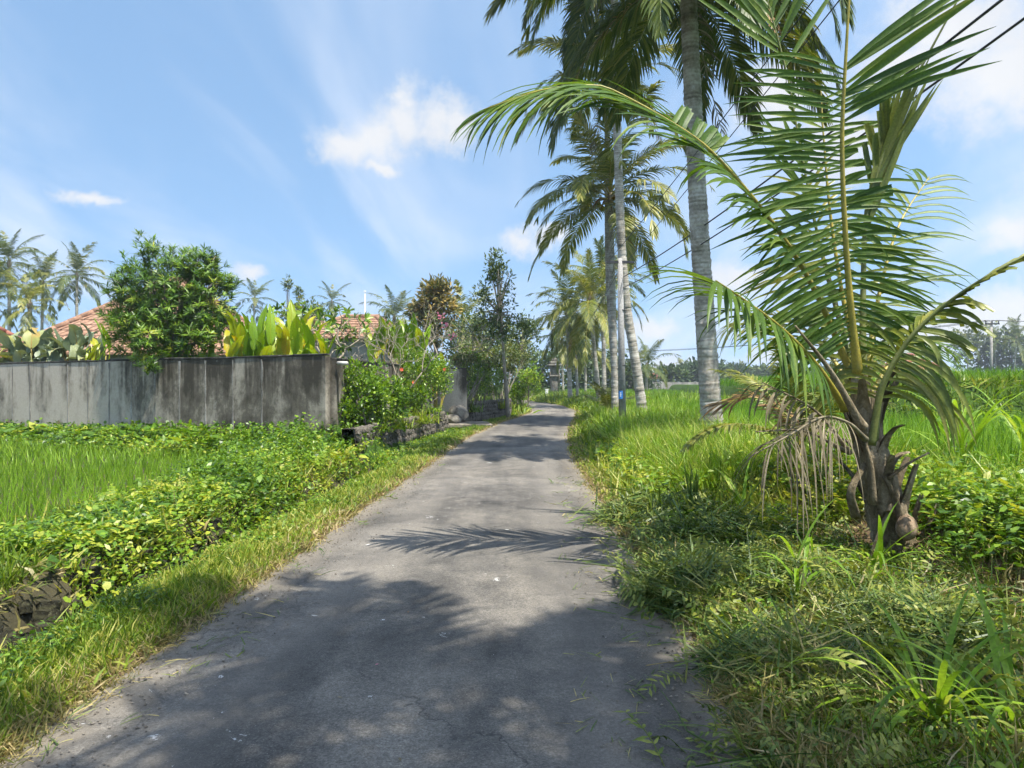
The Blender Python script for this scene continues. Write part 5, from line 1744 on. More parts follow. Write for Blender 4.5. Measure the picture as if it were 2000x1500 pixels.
# roadside shrine and white post at the bend
sb_ = on_ground(1083, 80)
sh = thing('stone_shrine', 'narrow grey roadside shrine with tiered roof at the bend', 'shrine', sb_)
for nm, dz, sz in (('plinth', .35, (1.3, 1.3, .7)), ('pedestal', 1.4, (.8, .8, 1.5)), ('cornice', 2.2, (1.2, 1.2, .16)), ('niche', 2.8, (.75, .75, 1.05)), ('roof', 3.42, (1.5, 1.5, .18)), ('roof', 3.72, (1.05, 1.05, .3)), ('roof', 4.05, (.6, .6, .3)), ('finial', 4.4, (.22, .22, .5))):
    mb = MB(); box(mb, sb_ + (0, 0, dz), sz, .1, bev=.04); mb.build(nm, B_ROCK, sh, smooth=False)
for dx in (-.5, .5):
    mb = MB(); tube(mb, np.array([sb_ + (dx, -.5, .7), sb_ + (dx, -.5, 3.3)]), [.05, .05], 8); mb.build('post', B_TREE, sh)
wb = on_ground(1068, 74)
wp_ = thing('white_post', 'squat white marker post beside the road at the bend', 'post', wb)
mb = MB(); box(mb, wb + (0, 0, .35), (.3, .3, .75), .1, bev=.02); mb.build('post_body', M_WHITE, wp_, smooth=False)
mb = MB(); box(mb, wb + (0, 0, .76), (.36, .36, .08), .1, bev=.02); mb.build('cap', M_WHITE, wp_, smooth=False)
# thin antenna masts over the roofs
for k, (px, y0, y1, d, lab) in enumerate(((713, 570, 660, 46, 'thin white antenna mast above the small tiled roof'),)):
    b = on_ground(px, d)
    mb = MB(); tube(mb, np.array([b, P(px, y0, d)]), [.035, .025], 6)
    r_ = thing('antenna_mast', lab, 'antenna', b); mb.build('mast', M_WHITE, r_)
    mb = MB(); box(mb, P(px, y0 - 1, d), (.12, .1, .12)); mb.build('antenna_head', M_WHITE, r_, smooth=False)

# ------------------------------------------------------------------ scattered ground cover
PROTO = {}
LODS = ((1.0, 1.0, 3), (.5, 1.5, 2), (.22, 2.4, 2), (.10, 3.6, 2))      # share of blades, width factor, segments


def proto_set(key, mat, makers):
    """makers(lod) -> MB; kept as plain arrays and set out by scatter()"""
    lib = []
    for lod in range(4):
        row = []
        for mk in makers:
            mb_ = mk(lod)
            V_ = np.concatenate(mb_.v); Q_ = np.concatenate(mb_.q)[:, :4] if mb_.q else np.zeros((0, 4), int)
            row.append((V_, Q_, np.concatenate(mb_.a)))
        lib.append(row)
    PROTO[key] = (mat, lib)


def rs(prof, segs):
    return list(np.interp(np.linspace(0, 1, segs + 1), np.linspace(0, 1, len(prof)), prof))


def tuft(lod, n, h, w_, spread, lean, droop, seed, prof=PROF_GRASS, upz=1.0, var=.35, segs=None):
    r = np.random.default_rng(seed)
    f, wf, sg = LODS[lod]
    n = max(2, int(round(n * f)))
    if segs and lod == 0: sg = segs
    mb = MB()
    base = np.c_[r.normal(0, spread, (n, 2)), np.full(n, -.01)]
    d = norm(np.c_[r.normal(0, lean, (n, 2)), np.full(n, upz)])
    sd = norm(np.c_[r.normal(size=(n, 2)), np.zeros(n)])
    blades(mb, base, d, sd, h * r.uniform(1 - var, 1 + var, n), wf * w_ * r.uniform(.7, 1.2, n), droop * r.uniform(.3, 1.6, n), rs(prof, sg), 0, r.random(n))
    return mb


def herb(lod, n, h, L, W, spread, seed, prof=PROF_HEART, stem=True):
    """leafy weed: leaves carried at all heights on thin stems"""
    r = np.random.default_rng(seed)
    f = (1.0, .75, .45, .25)[lod]; wf = (1.0, 1.12, 1.35, 1.7)[lod]
    n = max(4, int(round(n * f)))
    mb = MB()
    pos = np.c_[r.normal(0, spread, (n, 2)), h * r.uniform(.15, 1, n)]
    d = norm(np.c_[r.normal(0, 1, (n, 2)), r.uniform(-.25, .6, n)])
    sd = norm(np.cross(d, np.c_[r.normal(0, .35, (n, 2)), np.ones(n)]))
    pr = rs(prof, 3) if lod == 0 else [prof[0], 1.0, .05]
    blades(mb, pos, d, sd, wf * L * r.uniform(.6, 1.2, n), wf * W * r.uniform(.7, 1.1, n), .7 * r.uniform(.2, 1.6, n), pr, 0, r.random(n))
    if stem and lod == 0:
        m = max(3, n // 6)
        b = np.c_[r.normal(0, spread * .5, (m, 2)), np.zeros(m)]
        dd = norm(np.c_[r.normal(0, .35, (m, 2)), np.ones(m)])
        blades(mb, b, dd, norm(np.cross(dd, r.normal(size=(m, 3)))), h * .95, .006, .2, [1, .8, .5], 0, .35)
    return mb


def fern(lod, nf, L, seed):
    r = np.random.default_rng(seed)
    mb = MB()
    m = (16, 12, 8, 6)[lod]
    for k in range(max(3, int(nf * (1, .8, .6, .4)[lod]))):
        a = r.uniform(0, 6.28)
        p = arc_path(L * r.uniform(.7, 1.1), r.uniform(45, 80), r.uniform(60, 100), 10)
        ca, sa = math.cos(a), math.sin(a)
        p = np.c_[p[:, 0] * ca, p[:, 0] * sa, p[:, 2]]
        if lod == 0: tube(mb, p, np.linspace(.004, .001, 10), 3, .6, cap=False)
        b, d, sd, LL, WW, dr = frond_leaflets(p, np.array([0, 0, 1.0]), m, .15, .98, lambda f, s: L * .2 * np.interp(f, [0, .3, 1], [.8, 1, .2]), .018 * 16 / m, 80, 60, .3, 0, r=r)
        blades(mb, b, d, sd, LL, WW, dr, [.5, 1, .05], 0, np.full(len(b), r.random()))
    return mb


def lying(lod, n, L, W, seed, h=.07, spread=.16, prof=PROF_GRASS):
    """mown blades lying about in a swath"""
    r = np.random.default_rng(seed)
    f, wf, sg = LODS[lod]
    n = max(5, int(n * f))
    mb = MB()
    a = r.normal(0, .55, n)
    base = np.c_[r.normal(0, spread, n), r.normal(0, spread * .6, n), r.uniform(0, h, n)]
    d = norm(np.c_[np.cos(a), np.sin(a), r.normal(.08, .18, n)])
    sd = norm(np.cross(d, np.c_[r.normal(0, .5, (n, 2)), np.ones(n)]))
    base = base - d * L * .4
    base[:, 2] = np.abs(base[:, 2]) * .8 + .015
    blades(mb, base, d, sd, L * r.uniform(.5, 1.3, n), W * wf, r.uniform(-.1, .6, n), rs(prof, sg), 0, r.random(n))
    return mb


def sprig(lod, n, seed, L=.30, leafL=.042, leafW=.017):
    """cut leafy shoots with pinnate leaves lying on the ground"""
    r = np.random.default_rng(seed)
    mb = MB()
    n = max(2, int(n * (1, .7, .5, .4)[lod]))
    for k in range(n):
        a = r.uniform(0, 6.28)
        p0 = np.r_[r.normal(0, .12, 2), r.uniform(.02, .12)]
        p1 = p0 + np.array([math.cos(a), math.sin(a), r.normal(.05, .15)]) * L * r.uniform(.6, 1.2)
        p1[2] = max(p1[2], .02)
        p = spline([p0, (p0 + p1) / 2 + (0, 0, .04), p1], 6)
        if lod == 0: tube(mb, p, np.linspace(.003, .0015, 6), 3, .5, cap=False)
        b, d, sd, LL, WW, dr = frond_leaflets(p, norm(np.array([r.normal(0, .4), r.normal(0, .4), 1.0])), 8, .1, 1, lambda f, s: np.full(len(f), leafL) * r.uniform(.5, 1.5), leafW * r.uniform(.7, 1.3), 65, 45, .9, .0, jit=.35, r=r)
        blades(mb, b, d, sd, LL, WW, dr, [.2, 1, .65, .05] if lod == 0 else [.3, 1, .05], 0, np.clip(r.normal(.5, .25, len(b)), 0, 1))
    return mb


def rice_patch(lod, seed, size, n, h, w_):
    r = np.random.default_rng(seed); mb = MB()
    base = np.c_[r.uniform(-size / 2, size / 2, (n, 2)), np.zeros(n)]
    d = norm(np.c_[r.normal(0, .16, (n, 2)), np.ones(n)])
    blades(mb, base, d, norm(np.c_[r.normal(size=(n, 2)), np.zeros(n)]), h * r.uniform(.7, 1.2, n), w_, r.uniform(.1, .7, n), [.9, .8, .04], 0, r.random(n))
    return mb


def L_(fn, *a, **k):
    return lambda lod: fn(lod, *a, **k)

proto_set('short', G_GRASS, [L_(tuft, 14, .10, .0065, .03, .55, 1.0, s) for s in range(5)] + [L_(tuft, 12, .075, .011, .03, .9, .8, 10 + s) for s in range(3)])
proto_set('dry', G_DRY, [L_(tuft, 12, .10, .0055, .035, .8, 1.3, 20 + s) for s in range(5)])
proto_set('mid', G_GRASS, [L_(tuft, 16, .26, .009, .05, .45, 1.3, 30 + s) for s in range(5)])
proto_set('tall', G_TALL, [L_(tuft, 22, .62, .010, .06, .28, 1.25, 40 + s, [.8, 1, .85, .6, .3, .03], segs=5) for s in range(5)])
proto_set('ricel', G_RICE_L, [L_(tuft, 13, .34, .007, .022, .2, .6, 50 + s) for s in range(5)])
proto_set('ricer', G_RICE_R, [L_(tuft, 15, .55, .008, .04, .16, .55, 60 + s) for s in range(5)])
proto_set('ricefar', G_RICE_R, [L_(rice_patch, 70 + s, 1.6, 80, .5, .05) for s in range(4)])
proto_set('ricevfar', G_RICE_R, [L_(rice_patch, 80 + s, 5.0, 200, .55, .14) for s in range(4)])
proto_set('herb', G_WEED, [L_(herb, 20, .16, .05, .03, .06, 90 + s) for s in range(3)] + [L_(herb, 22, .24, .045, .02, .07, 95 + s, PROF_LEAF) for s in range(3)])
proto_set('vine', G_WEED, [L_(herb, 22, .22, (.035, .045, .055, .065, .05)[s], (.028, .04, .045, .055, .03)[s], .11, 100 + s) for s in range(5)])
proto_set('smallherb', G_WEED, [L_(herb, 20, .09, .03, .016, .05, 110 + s, PROF_LEAF, False) for s in range(4)])
proto_set('fern', G_FERN, [L_(fern, 7, .42, 120 + s) for s in range(4)])
proto_set('cut', G_CUT, [L_(lying, 40, .42, .008, 130 + s) for s in range(6)])
proto_set('sprig', G_CUTLEAF, [L_(sprig, 5, 140 + s) for s in range(6)])
proto_set('taro', G_WEED, [L_(herb, 9, .42, .2, .14, .09, 150 + s, [.75, 1.05, .85, .5, .03]) for s in range(4)])

NTRI = {}


def scatter(name, label, cat, key, pts, scale=(.75, 1.25), tilt=.12, rz=None, hfac=None, seed=0, lodd=(3.9, 7.0, 15)):
    """sets out copies of the little plants of one kind as one mass; farther ones carry fewer, wider blades"""
    r = np.random.default_rng(seed + 1000)
    mat, lib = PROTO[key]
    pts = np.asarray(pts, float)
    n = len(pts)
    tx, ty = r.normal(0, tilt, n), r.normal(0, tilt, n)
    a = r.uniform(0, 6.28, n) if rz is None else rz
    s = r.uniform(*scale, n)
    ca, sa = np.cos(a), np.sin(a)
    Rm = np.zeros((n, 3, 3))
    Rz = np.zeros((n, 3, 3)); Rz[:, 0, 0] = ca; Rz[:, 0, 1] = -sa; Rz[:, 1, 0] = sa; Rz[:, 1, 1] = ca; Rz[:, 2, 2] = 1
    Rx = np.zeros((n, 3, 3)); Rx[:, 0, 0] = 1; Rx[:, 1, 1] = np.cos(tx); Rx[:, 1, 2] = -np.sin(tx); Rx[:, 2, 1] = np.sin(tx); Rx[:, 2, 2] = np.cos(tx)
    Ry = np.zeros((n, 3, 3)); Ry[:, 1, 1] = 1; Ry[:, 0, 0] = np.cos(ty); Ry[:, 0, 2] = np.sin(ty); Ry[:, 2, 0] = -np.sin(ty); Ry[:, 2, 2] = np.cos(ty)
    Rm = np.einsum('nij,njk,nkl->nil', Rx, Ry, Rz) * s[:, None, None]
    if hfac is not None: Rm[:, 2, :] *= hfac
    dist = np.linalg.norm(pts[:, :2], axis=1)
    lod = np.digitize(dist, lodd)
    pick = r.integers(0, len(lib[0]), n)
    drift = r.normal(0, .12, n) + .05 + .75 * (fbm(pts[:, 0] + 5, pts[:, 1], .9) - .5)
    mb = MB()
    for l in range(4):
        for k in range(len(lib[0])):
            m = np.where((lod == l) & (pick == k))[0]
            if not len(m): continue
            V_, Q_, A_ = lib[l][k]
            W_ = np.einsum('nij,vj->nvi', Rm[m], V_) + pts[m][:, None]
            nv = len(V_)
            mb.add(W_.reshape(-1, 3), (Q_[None] + (np.arange(len(m)) * nv)[:, None, None]).reshape(-1, 4), None, np.clip(A_[None] + drift[m][:, None], 0, 1).ravel())
    NTRI[name + ' ' + str(seed)] = sum(len(q) for q in mb.q) * 2
    return tag(mb.build(name, mat), label, cat, None, 'stuff')


def ysamp(n, y0, y1, r, k=1.0):
    """distances thinned out with range (k=1: density falls as 1/y)"""
    u = r.random(n)
    return y0 * (y1 / y0) ** u if k == 1 else y0 + (y1 - y0) * u


def left_pts(n, u0, u1, y0, y1, seed, uniform=False, keep=None):
    r = np.random.default_rng(seed)
    y = ysamp(n, y0, y1, r, 0 if uniform else 1)
    u = r.uniform(u0, u1, n)
    x = xl(y) - u
    p = np.c_[x, y, ground_z(x, y)]
    if keep is not None: p = p[keep(x, y, u, r)]
    return p


def right_pts(n, u0, u1, y0, y1, seed, uniform=False, keep=None):
    r = np.random.default_rng(seed)
    y = ysamp(n, y0, y1, r, 0 if uniform else 1)
    u = r.uniform(u0, u1, n)
    x = xr(y) + u
    p = np.c_[x, y, ground_z(x, y)]
    if keep is not None: p = p[keep(x, y, u, r)]
    return p


noi = lambda x, y, s, o=0: fbm(x + o, y - o, s)
# left verge
scatter('verge_grass', 'short green grass on the verge between road and ditch', 'grass', 'short', left_pts(13000, .07, .95, 2.4, 46, 1, keep=lambda x, y, u, r: r.random(len(x)) < np.interp(u, [.05, .25, 1], [.35, .9, 1])), (.7, 1.35), .25, seed=1)
scatter('dry_grass', 'dry straw-coloured grass fringing the road on the left', 'grass', 'dry', left_pts(7000, -.05, .34, 2.4, 46, 2, keep=lambda x, y, u, r: r.random(len(x)) < np.interp(u, [-.05, .1, .34], [.35, 1, .35])), (.55, 1.2), .3, seed=2)
scatter('verge_weeds', 'small leafy weeds growing along the ditch edge of the verge', 'weeds', 'herb', left_pts(1300, .4, 1.0, 2.4, 30, 3, keep=lambda x, y, u, r: noi(x, y, .8) + .25 * (u - .6) > .47), (.35, .75), .2, seed=3)
# ditch bank
scatter('bank_vines', 'heart-leaved vines smothering the ditch bank on the left', 'vines', 'vine', left_pts(5600, 1.62, 3.0, 2.6, 16, 4, keep=lambda x, y, u, r: ((noi(x, y, .7, 3) > .51) & ~((y < 6.1) & (u < 2.0)))), (.4, .95), .35, seed=4)
scatter('bank_herbs', 'mixed leafy herbs on the ditch bank', 'weeds', 'herb', left_pts(5000, 1.7, 3.05, 2.6, 16, 5, keep=lambda x, y, u, r: (noi(x, y, 1.1, 25) > .38) & ~((y < 6.1) & (u < 1.95))), (.6, 1.3), .3, seed=5)
scatter('bank_grass', 'tufts of medium grass on the ditch bank', 'grass', 'mid', left_pts(6600, 1.7, 3.35, 2.6, 16.5, 6, keep=lambda x, y, u, r: (noi(x, y, .5, 9) > .36) & ~((y < 6.1) & (u < 1.95))), (.5, 1.1), .2, seed=6)
scatter('bank_ferns', 'yellow-green ferns on the ditch bank', 'ferns', 'fern', left_pts(820, 1.75, 3.2, 3.2, 16.5, 7, keep=lambda x, y, u, r: noi(x, y, .6, 21) > .5), (.6, 1.2), .2, seed=7)
scatter('ditch_weeds', 'weeds hanging over the ditch edge by the verge', 'weeds', 'herb', left_pts(900, .86, 1.1, 2.6, 16, 8, keep=lambda x, y, u, r: noi(x, y, .6, 5) > .48), (.7, 1.3), .5, seed=8)
# overhang of vines down the bank face into the ditch, from y ~ 6 on
scatter('ditch_vines', 'dark vines trailing down the ditch bank face', 'vines', 'vine', left_pts(1500, 1.25, 1.8, 6.0, 17, 9, keep=lambda x, y, u, r: noi(x, y, .9, 33) > .38), (.5, 1.0), .5, seed=9)
# mounds of taller weeds on the far part of the bank, towards the wall corner
def mound_pts(n, y0, y1, u0, u1, h, seed):
    r = np.random.default_rng(seed)
    y = r.uniform(y0, y1, n); u = r.uniform(u0, u1, n); x = xl(y) - u
    f = np.sin(np.pi * np.clip((y - y0) / (y1 - y0), 0, 1)) ** .5 * np.sin(np.pi * np.clip((u - u0) / (u1 - u0), 0, 1)) ** .5
    return np.c_[x, y, ground_z(x, y) + h * f * r.uniform(.2, 1, n)]
scatter('corner_weeds', 'bright weeds piled against the wall corner', 'weeds', 'herb', np.vstack([mound_pts(1150, 13, 16.4, 2.0, 4.2, .5, 10), mound_pts(700, 10, 13.5, 2.0, 3.6, .25, 11)]), (.8, 1.5), .4, seed=10)
# weeds along the foot of the garden wall
r_ = np.random.default_rng(12)
def wall_pts(n, off0, off1, hh, seed):
    r = np.random.default_rng(seed)
    t = r.random(n); o = r.uniform(off0, off1, n)
    p = WALL_A[None] + (WALL_B - WALL_A)[None] * t[:, None] - WALL_N[None] * o[:, None]
    h = hh * r.random(n) * np.interp(o, [off0, (off0 + off1) / 2, off1], [.9, 1, .2]) * np.interp(t, [0, .25, .7, 1], [1.25, 1.1, .5, .35])
    return np.c_[p, ground_z(p[:, 0], p[:, 1]) + h]
scatter('wall_foot_vines', 'bright green creepers along the foot of the garden wall', 'vines', 'vine', wall_pts(2600, .1, 1.7, .5, 13), (.8, 1.3), .4, seed=13)
scatter('wall_foot_herbs', 'small-leaved weeds along the foot of the garden wall', 'weeds', 'herb', wall_pts(2400, .1, 2.2, .42, 14), (.9, 1.7), .4, seed=14)
scatter('wall_foot_taro', 'broad taro-like leaves along the foot of the garden wall', 'plants', 'taro', wall_pts(150, .5, 1.7, .2, 15), (.7, 1.25), .2, seed=15)
# left paddy: transplanted in rows
def rice_grid(x0, x1, y0, y1, sp, keep, seed, jit=.03):
    r = np.random.default_rng(seed)
    X, Y = np.meshgrid(np.arange(x0, x1, sp), np.arange(y0, y1, sp))
    X = X.ravel() + r.normal(0, jit, X.size); Y = Y.ravel() + r.normal(0, jit, Y.size)
    k = keep(X, Y)
    X, Y = X[k], Y[k]
    return np.c_[X, Y, ground_z(X, Y)]
def left_paddy(X, Y):
    w_ = (X - WALL_A[0]) * WALL_N[0] + (Y - WALL_A[1]) * WALL_N[1]
    return (xl(Y) - X > 3.05) & (w_ < -1.3) & (np.abs(X) < .78 * Y + 1)
scatter('young_rice', 'young bright green rice planted in rows in the left paddy', 'rice', 'ricel', rice_grid(-17, -5, 5, 23, .135, left_paddy, 16), (.75, 1.2), .1, seed=16)
# right verge
scatter('verge_grass', 'short grass along the right edge of the road', 'grass', 'short', right_pts(12500, .05, 2.1, 2.2, 50, 21, keep=lambda x, y, u, r: r.random(len(x)) < np.interp(y, [2, 8, 10], [.9, .9, 1]) * np.where(u > 1.5, .6, 1) * np.where(noi(x, y, 1.3, 62) > .36, 1, .25) * np.interp(u, [.05, .3, 1], [.5, .9, 1])), (.7, 1.4), .25, seed=21)
scatter('dry_grass', 'dry straw-coloured grass along the right road edge', 'grass', 'dry', right_pts(4600, -.04, .45, 2.2, 50, 22), (.5, 1.2), .3, seed=22)
scatter('tall_grass', 'tall arching green grass on the right bank', 'grass', 'tall', right_pts(12000, .7, 4.2, 9.0, 34, 23, keep=lambda x, y, u, r: (u > .75 + .6 * noi(x, y, .7)) & (noi(x, y, .35, 7) > .25) & (np.hypot(x - 3.6, y - 22.6) > .8)), (.5, 1.02), .16, seed=23)
scatter('bank_grass', 'medium grass tufts on the right bank', 'grass', 'mid', right_pts(7500, .35, 4.2, 7.8, 60, 24), (.7, 1.5), .2, seed=24)
scatter('bank_herbs', 'leafy herbs and ferny weeds on the right bank', 'weeds', 'herb', np.vstack([right_pts(2000, .5, 3.0, 7.4, 16, 25, keep=lambda x, y, u, r: noi(x, y, .8, 13) > .46), right_pts(1200, 2.3, 5.2, 3.5, 9, 26)]), (.9, 1.9), .3, seed=25)
scatter('bank_ferns', 'ferns among the grass on the right bank', 'ferns', 'fern', right_pts(330, .7, 2.6, 7.2, 15, 27, keep=lambda x, y, u, r: noi(x, y, .8, 17) > .45), (.7, 1.3), .2, seed=27)
# near right: mown swath
def heap(x, y):
    """mown stuff lies in heaps"""
    return .24 * sstep(noi(x, y, 1.0, 40), .42, .68) * sstep(np.hypot(x - 3.3, y - 6.1), .25, .9)
def heap_pts(n, u0, u1, y0, y1, seed, hmul=1.0, keep=None):
    p = right_pts(n, u0, u1, y0, y1, seed, keep=keep)
    r = np.random.default_rng(seed + 5)
    p[:, 2] += heap(p[:, 0], p[:, 1]) * r.uniform(.3, 1, len(p)) * hmul
    return p
HEAPS = [(1.75, 8.3, .75, .5), (2.1, 6.9, .8, .45), (1.35, 5.3, .45, .55), (1.95, 5.2, .6, .5), (2.35, 4.2, .5, .45), (1.5, 3.7, .3, .4)]      # x, y, half-sizes
def heap_field(n, seed, h):
    """mown stuff raked into a few heaps, higher in the middle"""
    r = np.random.default_rng(seed)
    out = []
    for k, (hx, hy, ax, ay) in enumerate(HEAPS):
        m = int(n * ax * ay / sum(q[2] * q[3] for q in HEAPS))
        rad = np.sqrt(r.random(m)) * r.uniform(.75, 1.15, m); th = r.uniform(0, 6.28, m)
        x = hx + ax * rad * np.cos(th); y = hy + ay * rad * np.sin(th)
        out.append(np.c_[x, y, ground_z(x, y) + h * np.clip(1 - rad ** 2, 0, 1) * r.uniform(.15, 1, m)])
    return np.vstack(out)
scatter('cut_grass', 'mown grass lying in heaps on the right verge', 'cut grass', 'cut', np.vstack([heap_field(900, 28, .12), right_pts(330, -.1, 2.2, 2.4, 9.3, 128, keep=lambda x, y, u, r: noi(x, y, .8, 90) > .5)]), (.55, 1.15), .3, seed=28)
scatter('cut_leaves', 'cut leafy shoots lying in the heaps on the right verge', 'cut leaves', 'sprig', np.vstack([heap_field(300, 29, .16), right_pts(130, -.25, 1.6, 2.4, 8.0, 129)]), (.6, 1.3), .45, seed=29)
proto_set('clip', G_CUT, [L_(lying, 6, .13, .006, 160 + s, .012, .09) for s in range(5)])
scatter('road_clippings', 'stray grass clippings strewn over the asphalt edge', 'cut grass', 'clip', np.vstack([right_pts(210, -.75, 0, 2.4, 12, 161, keep=lambda x, y, u, r: r.random(len(x)) < np.interp(u, [-.75, 0], [.12, 1])), left_pts(120, -.5, 0, 2.4, 14, 162, keep=lambda x, y, u, r: r.random(len(x)) < np.interp(u, [-.5, 0], [.1, .9]))]) * (1, 1, 0) + (0, 0, .004), (.5, 1.1), .03, seed=160)
scatter('verge_dry_litter', 'dry brown grass litter among the cuttings', 'grass', 'dry', right_pts(4200, -.05, 2.7, 2.3, 8.5, 30, keep=lambda x, y, u, r: noi(x, y, 1.1, 55) > .44), (.9, 2.0), .7, seed=30)
scatter('small_weeds', 'tiny weeds between the cuttings', 'weeds', 'smallherb', right_pts(1500, .1, 2.8, 2.3, 9, 31, keep=lambda x, y, u, r: noi(x, y, .8, 15) > .45), (.8, 1.7), .3, seed=31)
scatter('verge_thatch', 'rooted grass tufts standing between the cuttings on the right verge', 'grass', 'mid', right_pts(1500, .15, 2.7, 2.3, 8.6, 45, keep=lambda x, y, u, r: noi(x, y, .9, 71) > .42), (.35, .9), .35, seed=45)
scatter('bank_taro', 'larger broad leaves poking out of the bank weeds', 'plants', 'taro', left_pts(130, 1.8, 3.0, 3.4, 16, 47), (.3, .6), .3, seed=47)
scatter('bank_dry_grass', 'brown dead grass among the weeds on the ditch bank', 'grass', 'dry', left_pts(1300, 1.65, 3.4, 2.6, 16, 46, keep=lambda x, y, u, r: noi(x, y, .9, 81) > .5), (1.2, 2.6), .4, seed=46)
# lush weeds behind the young palm
scatter('lush_weeds', 'lush bright weeds on the bank right of the young palm', 'weeds', 'herb', right_pts(1100, 2.6, 5.5, 4.2, 9.5, 32, keep=lambda x, y, u, r: noi(x, y, .7, 61) > .38), (.9, 1.7), .35, seed=32)
scatter('lush_ferns', 'ferny bright weeds on the bank right of the young palm', 'ferns', 'fern', right_pts(260, 2.5, 5.0, 4.2, 9.0, 48), (.6, 1.1), .25, seed=48)
scatter('lush_grass', 'tall grass on the bank right of the young palm', 'grass', 'tall', right_pts(900, 2.9, 5.6, 4.6, 10, 33), (.4, .85), .2, seed=33)
# right paddies
def rp1(X, Y):
    return (X - xr(Y) > 3.9) & (terrace_mask(X, Y) < .02) & (X < .76 * Y + 2) & (Y > 5)
scatter('rice_crop', 'dense green rice in the right paddy close to the road', 'rice', 'ricer', rice_grid(4, 24, 6, 26, .15, lambda X, Y: rp1(X, Y) & ~((X > 10) & (Y > 20)), 34), (.8, 1.15), .08, seed=34)
scatter('rice_crop', 'even green rice across the middle of the right paddy', 'rice', 'ricefar', rice_grid(4, 60, 26, 62, 1.4, lambda X, Y: rp1(X, Y), 35, .2), (.9, 1.2), .03, seed=35)
scatter('rice_crop', 'far green rice reaching the grey wall', 'rice', 'ricevfar', rice_grid(6, 90, 60, 108, 4.0, lambda X, Y: rp1(X, Y) & (X > xr(Y) + 8), 36, .5), (.9, 1.2), .02, seed=36)
scatter('terrace_rice', 'taller rice standing on the raised terrace at the right', 'rice', 'ricer', rice_grid(9, 40, 19.6, 34, .17, lambda X, Y: (terrace_mask(X, Y) > .6) & (X < .76 * Y + 2), 37), (.75, 1.1), .08, seed=37)
scatter('terrace_rice', 'rice further back on the raised terrace', 'rice', 'ricefar', rice_grid(12, 70, 34, 60, 2.0, lambda X, Y: (terrace_mask(X, Y) > .6) & (X < .78 * Y + 2), 38, .2), (.95, 1.2), .03, seed=38)
r_ = np.random.default_rng(39)
X_ = r_.uniform(9.3, 18, 1600); Y_ = TERR_Y + r_.uniform(-.25, .65, 1600)
scatter('terrace_bank_grass', 'grass and weeds on the bank of the raised terrace', 'grass', 'mid', np.c_[X_, Y_, ground_z(X_, Y_)], (.9, 1.7), .3, seed=39)
# grass at the bend and beyond, and a general rough cover in the yard
scatter('far_verge_grass', 'grass round the bend under the thin palms', 'grass', 'mid', np.vstack([right_pts(5200, .1, 9, 40, 95, 40), left_pts(1500, .1, 5, 36, 80, 41)]), (1.4, 3.0), .15, seed=40)
r_ = np.random.default_rng(42)
Y_ = r_.uniform(28, 95, 2500); X_ = xr(Y_) + r_.uniform(3, 9, 2500)
scatter('far_tall_grass', 'tall grass between the palms past the pole', 'grass', 'tall', np.c_[X_, Y_, ground_z(X_, Y_)], (.8, 1.5), .15, seed=42)
# wall-top soil plants on the near retaining wall
r_ = np.random.default_rng(43)
Y_ = np.r_[r_.uniform(15.8, 26, 900), r_.uniform(29.5, 36, 500)]; X_ = xl(Y_) - r_.uniform(1.75, 2.7, 1400)
scatter('wall_top_weeds', 'leafy weeds along the top of the retaining walls', 'weeds', 'herb', np.c_[X_, Y_, ground_z(X_, Y_)], (.8, 1.8), .3, seed=43)
Y_ = r_.uniform(15.6, 26, 260); X_ = xl(Y_) - r_.uniform(1.0, 1.5, 260)
scatter('wall_foot_weeds', 'weeds at the foot of the near retaining wall', 'weeds', 'herb', np.c_[X_, Y_, ground_z(X_, Y_)], (.4, .9), .3, seed=44)

# ------------------------------------------------------------------ single big grasses and small things
def broad_grass(label, base, n, L, W, seed, lean=.45, droop=1.5, stem=0.0, mat=None):
    r = np.random.default_rng(seed)
    root = thing('broad_grass', label, 'grass clump', base, 'broad-bladed grass clumps')
    base = np.asarray(base, float)
    if stem:
        mb = MB(); tube(mb, spline([base, base + (.02, 0, stem * .5), base + (.05, 0, stem)], 8), np.linspace(.012, .006, 8), 6, .6)
        mb.build('stem', G_RACHISG, root)
    for k in range(n):
        a = r.uniform(0, 6.28)
        z = stem * r.uniform(.1, 1) if stem else 0
        d = norm(np.array([[math.cos(a) * lean * r.uniform(.4, 1.3), math.sin(a) * lean * r.uniform(.4, 1.3), 1.0]]))
        sd = np.cross(d, (0, 0, 1.0))
        b = base + np.array([r.normal(0, .025), r.normal(0, .025), z])
        mb = MB()
        blades(mb, np.array([b]), d, sd, [L * r.uniform(.6, 1.15)], [W * r.uniform(.75, 1.1)], [droop * r.uniform(.4, 1.5)], [.5, .85, 1, 1, .95, .8, .55, .3, .03], .25, [r.uniform(.2, .8)])
        mb.build('blade', mat or G_TALL, root)
    return root


def gp(px, py, z=.1):
    d = (H - z) * F / (py - 750)
    x = PX(px, d)
    return np.array([x, d, float(ground_z(x, d))])


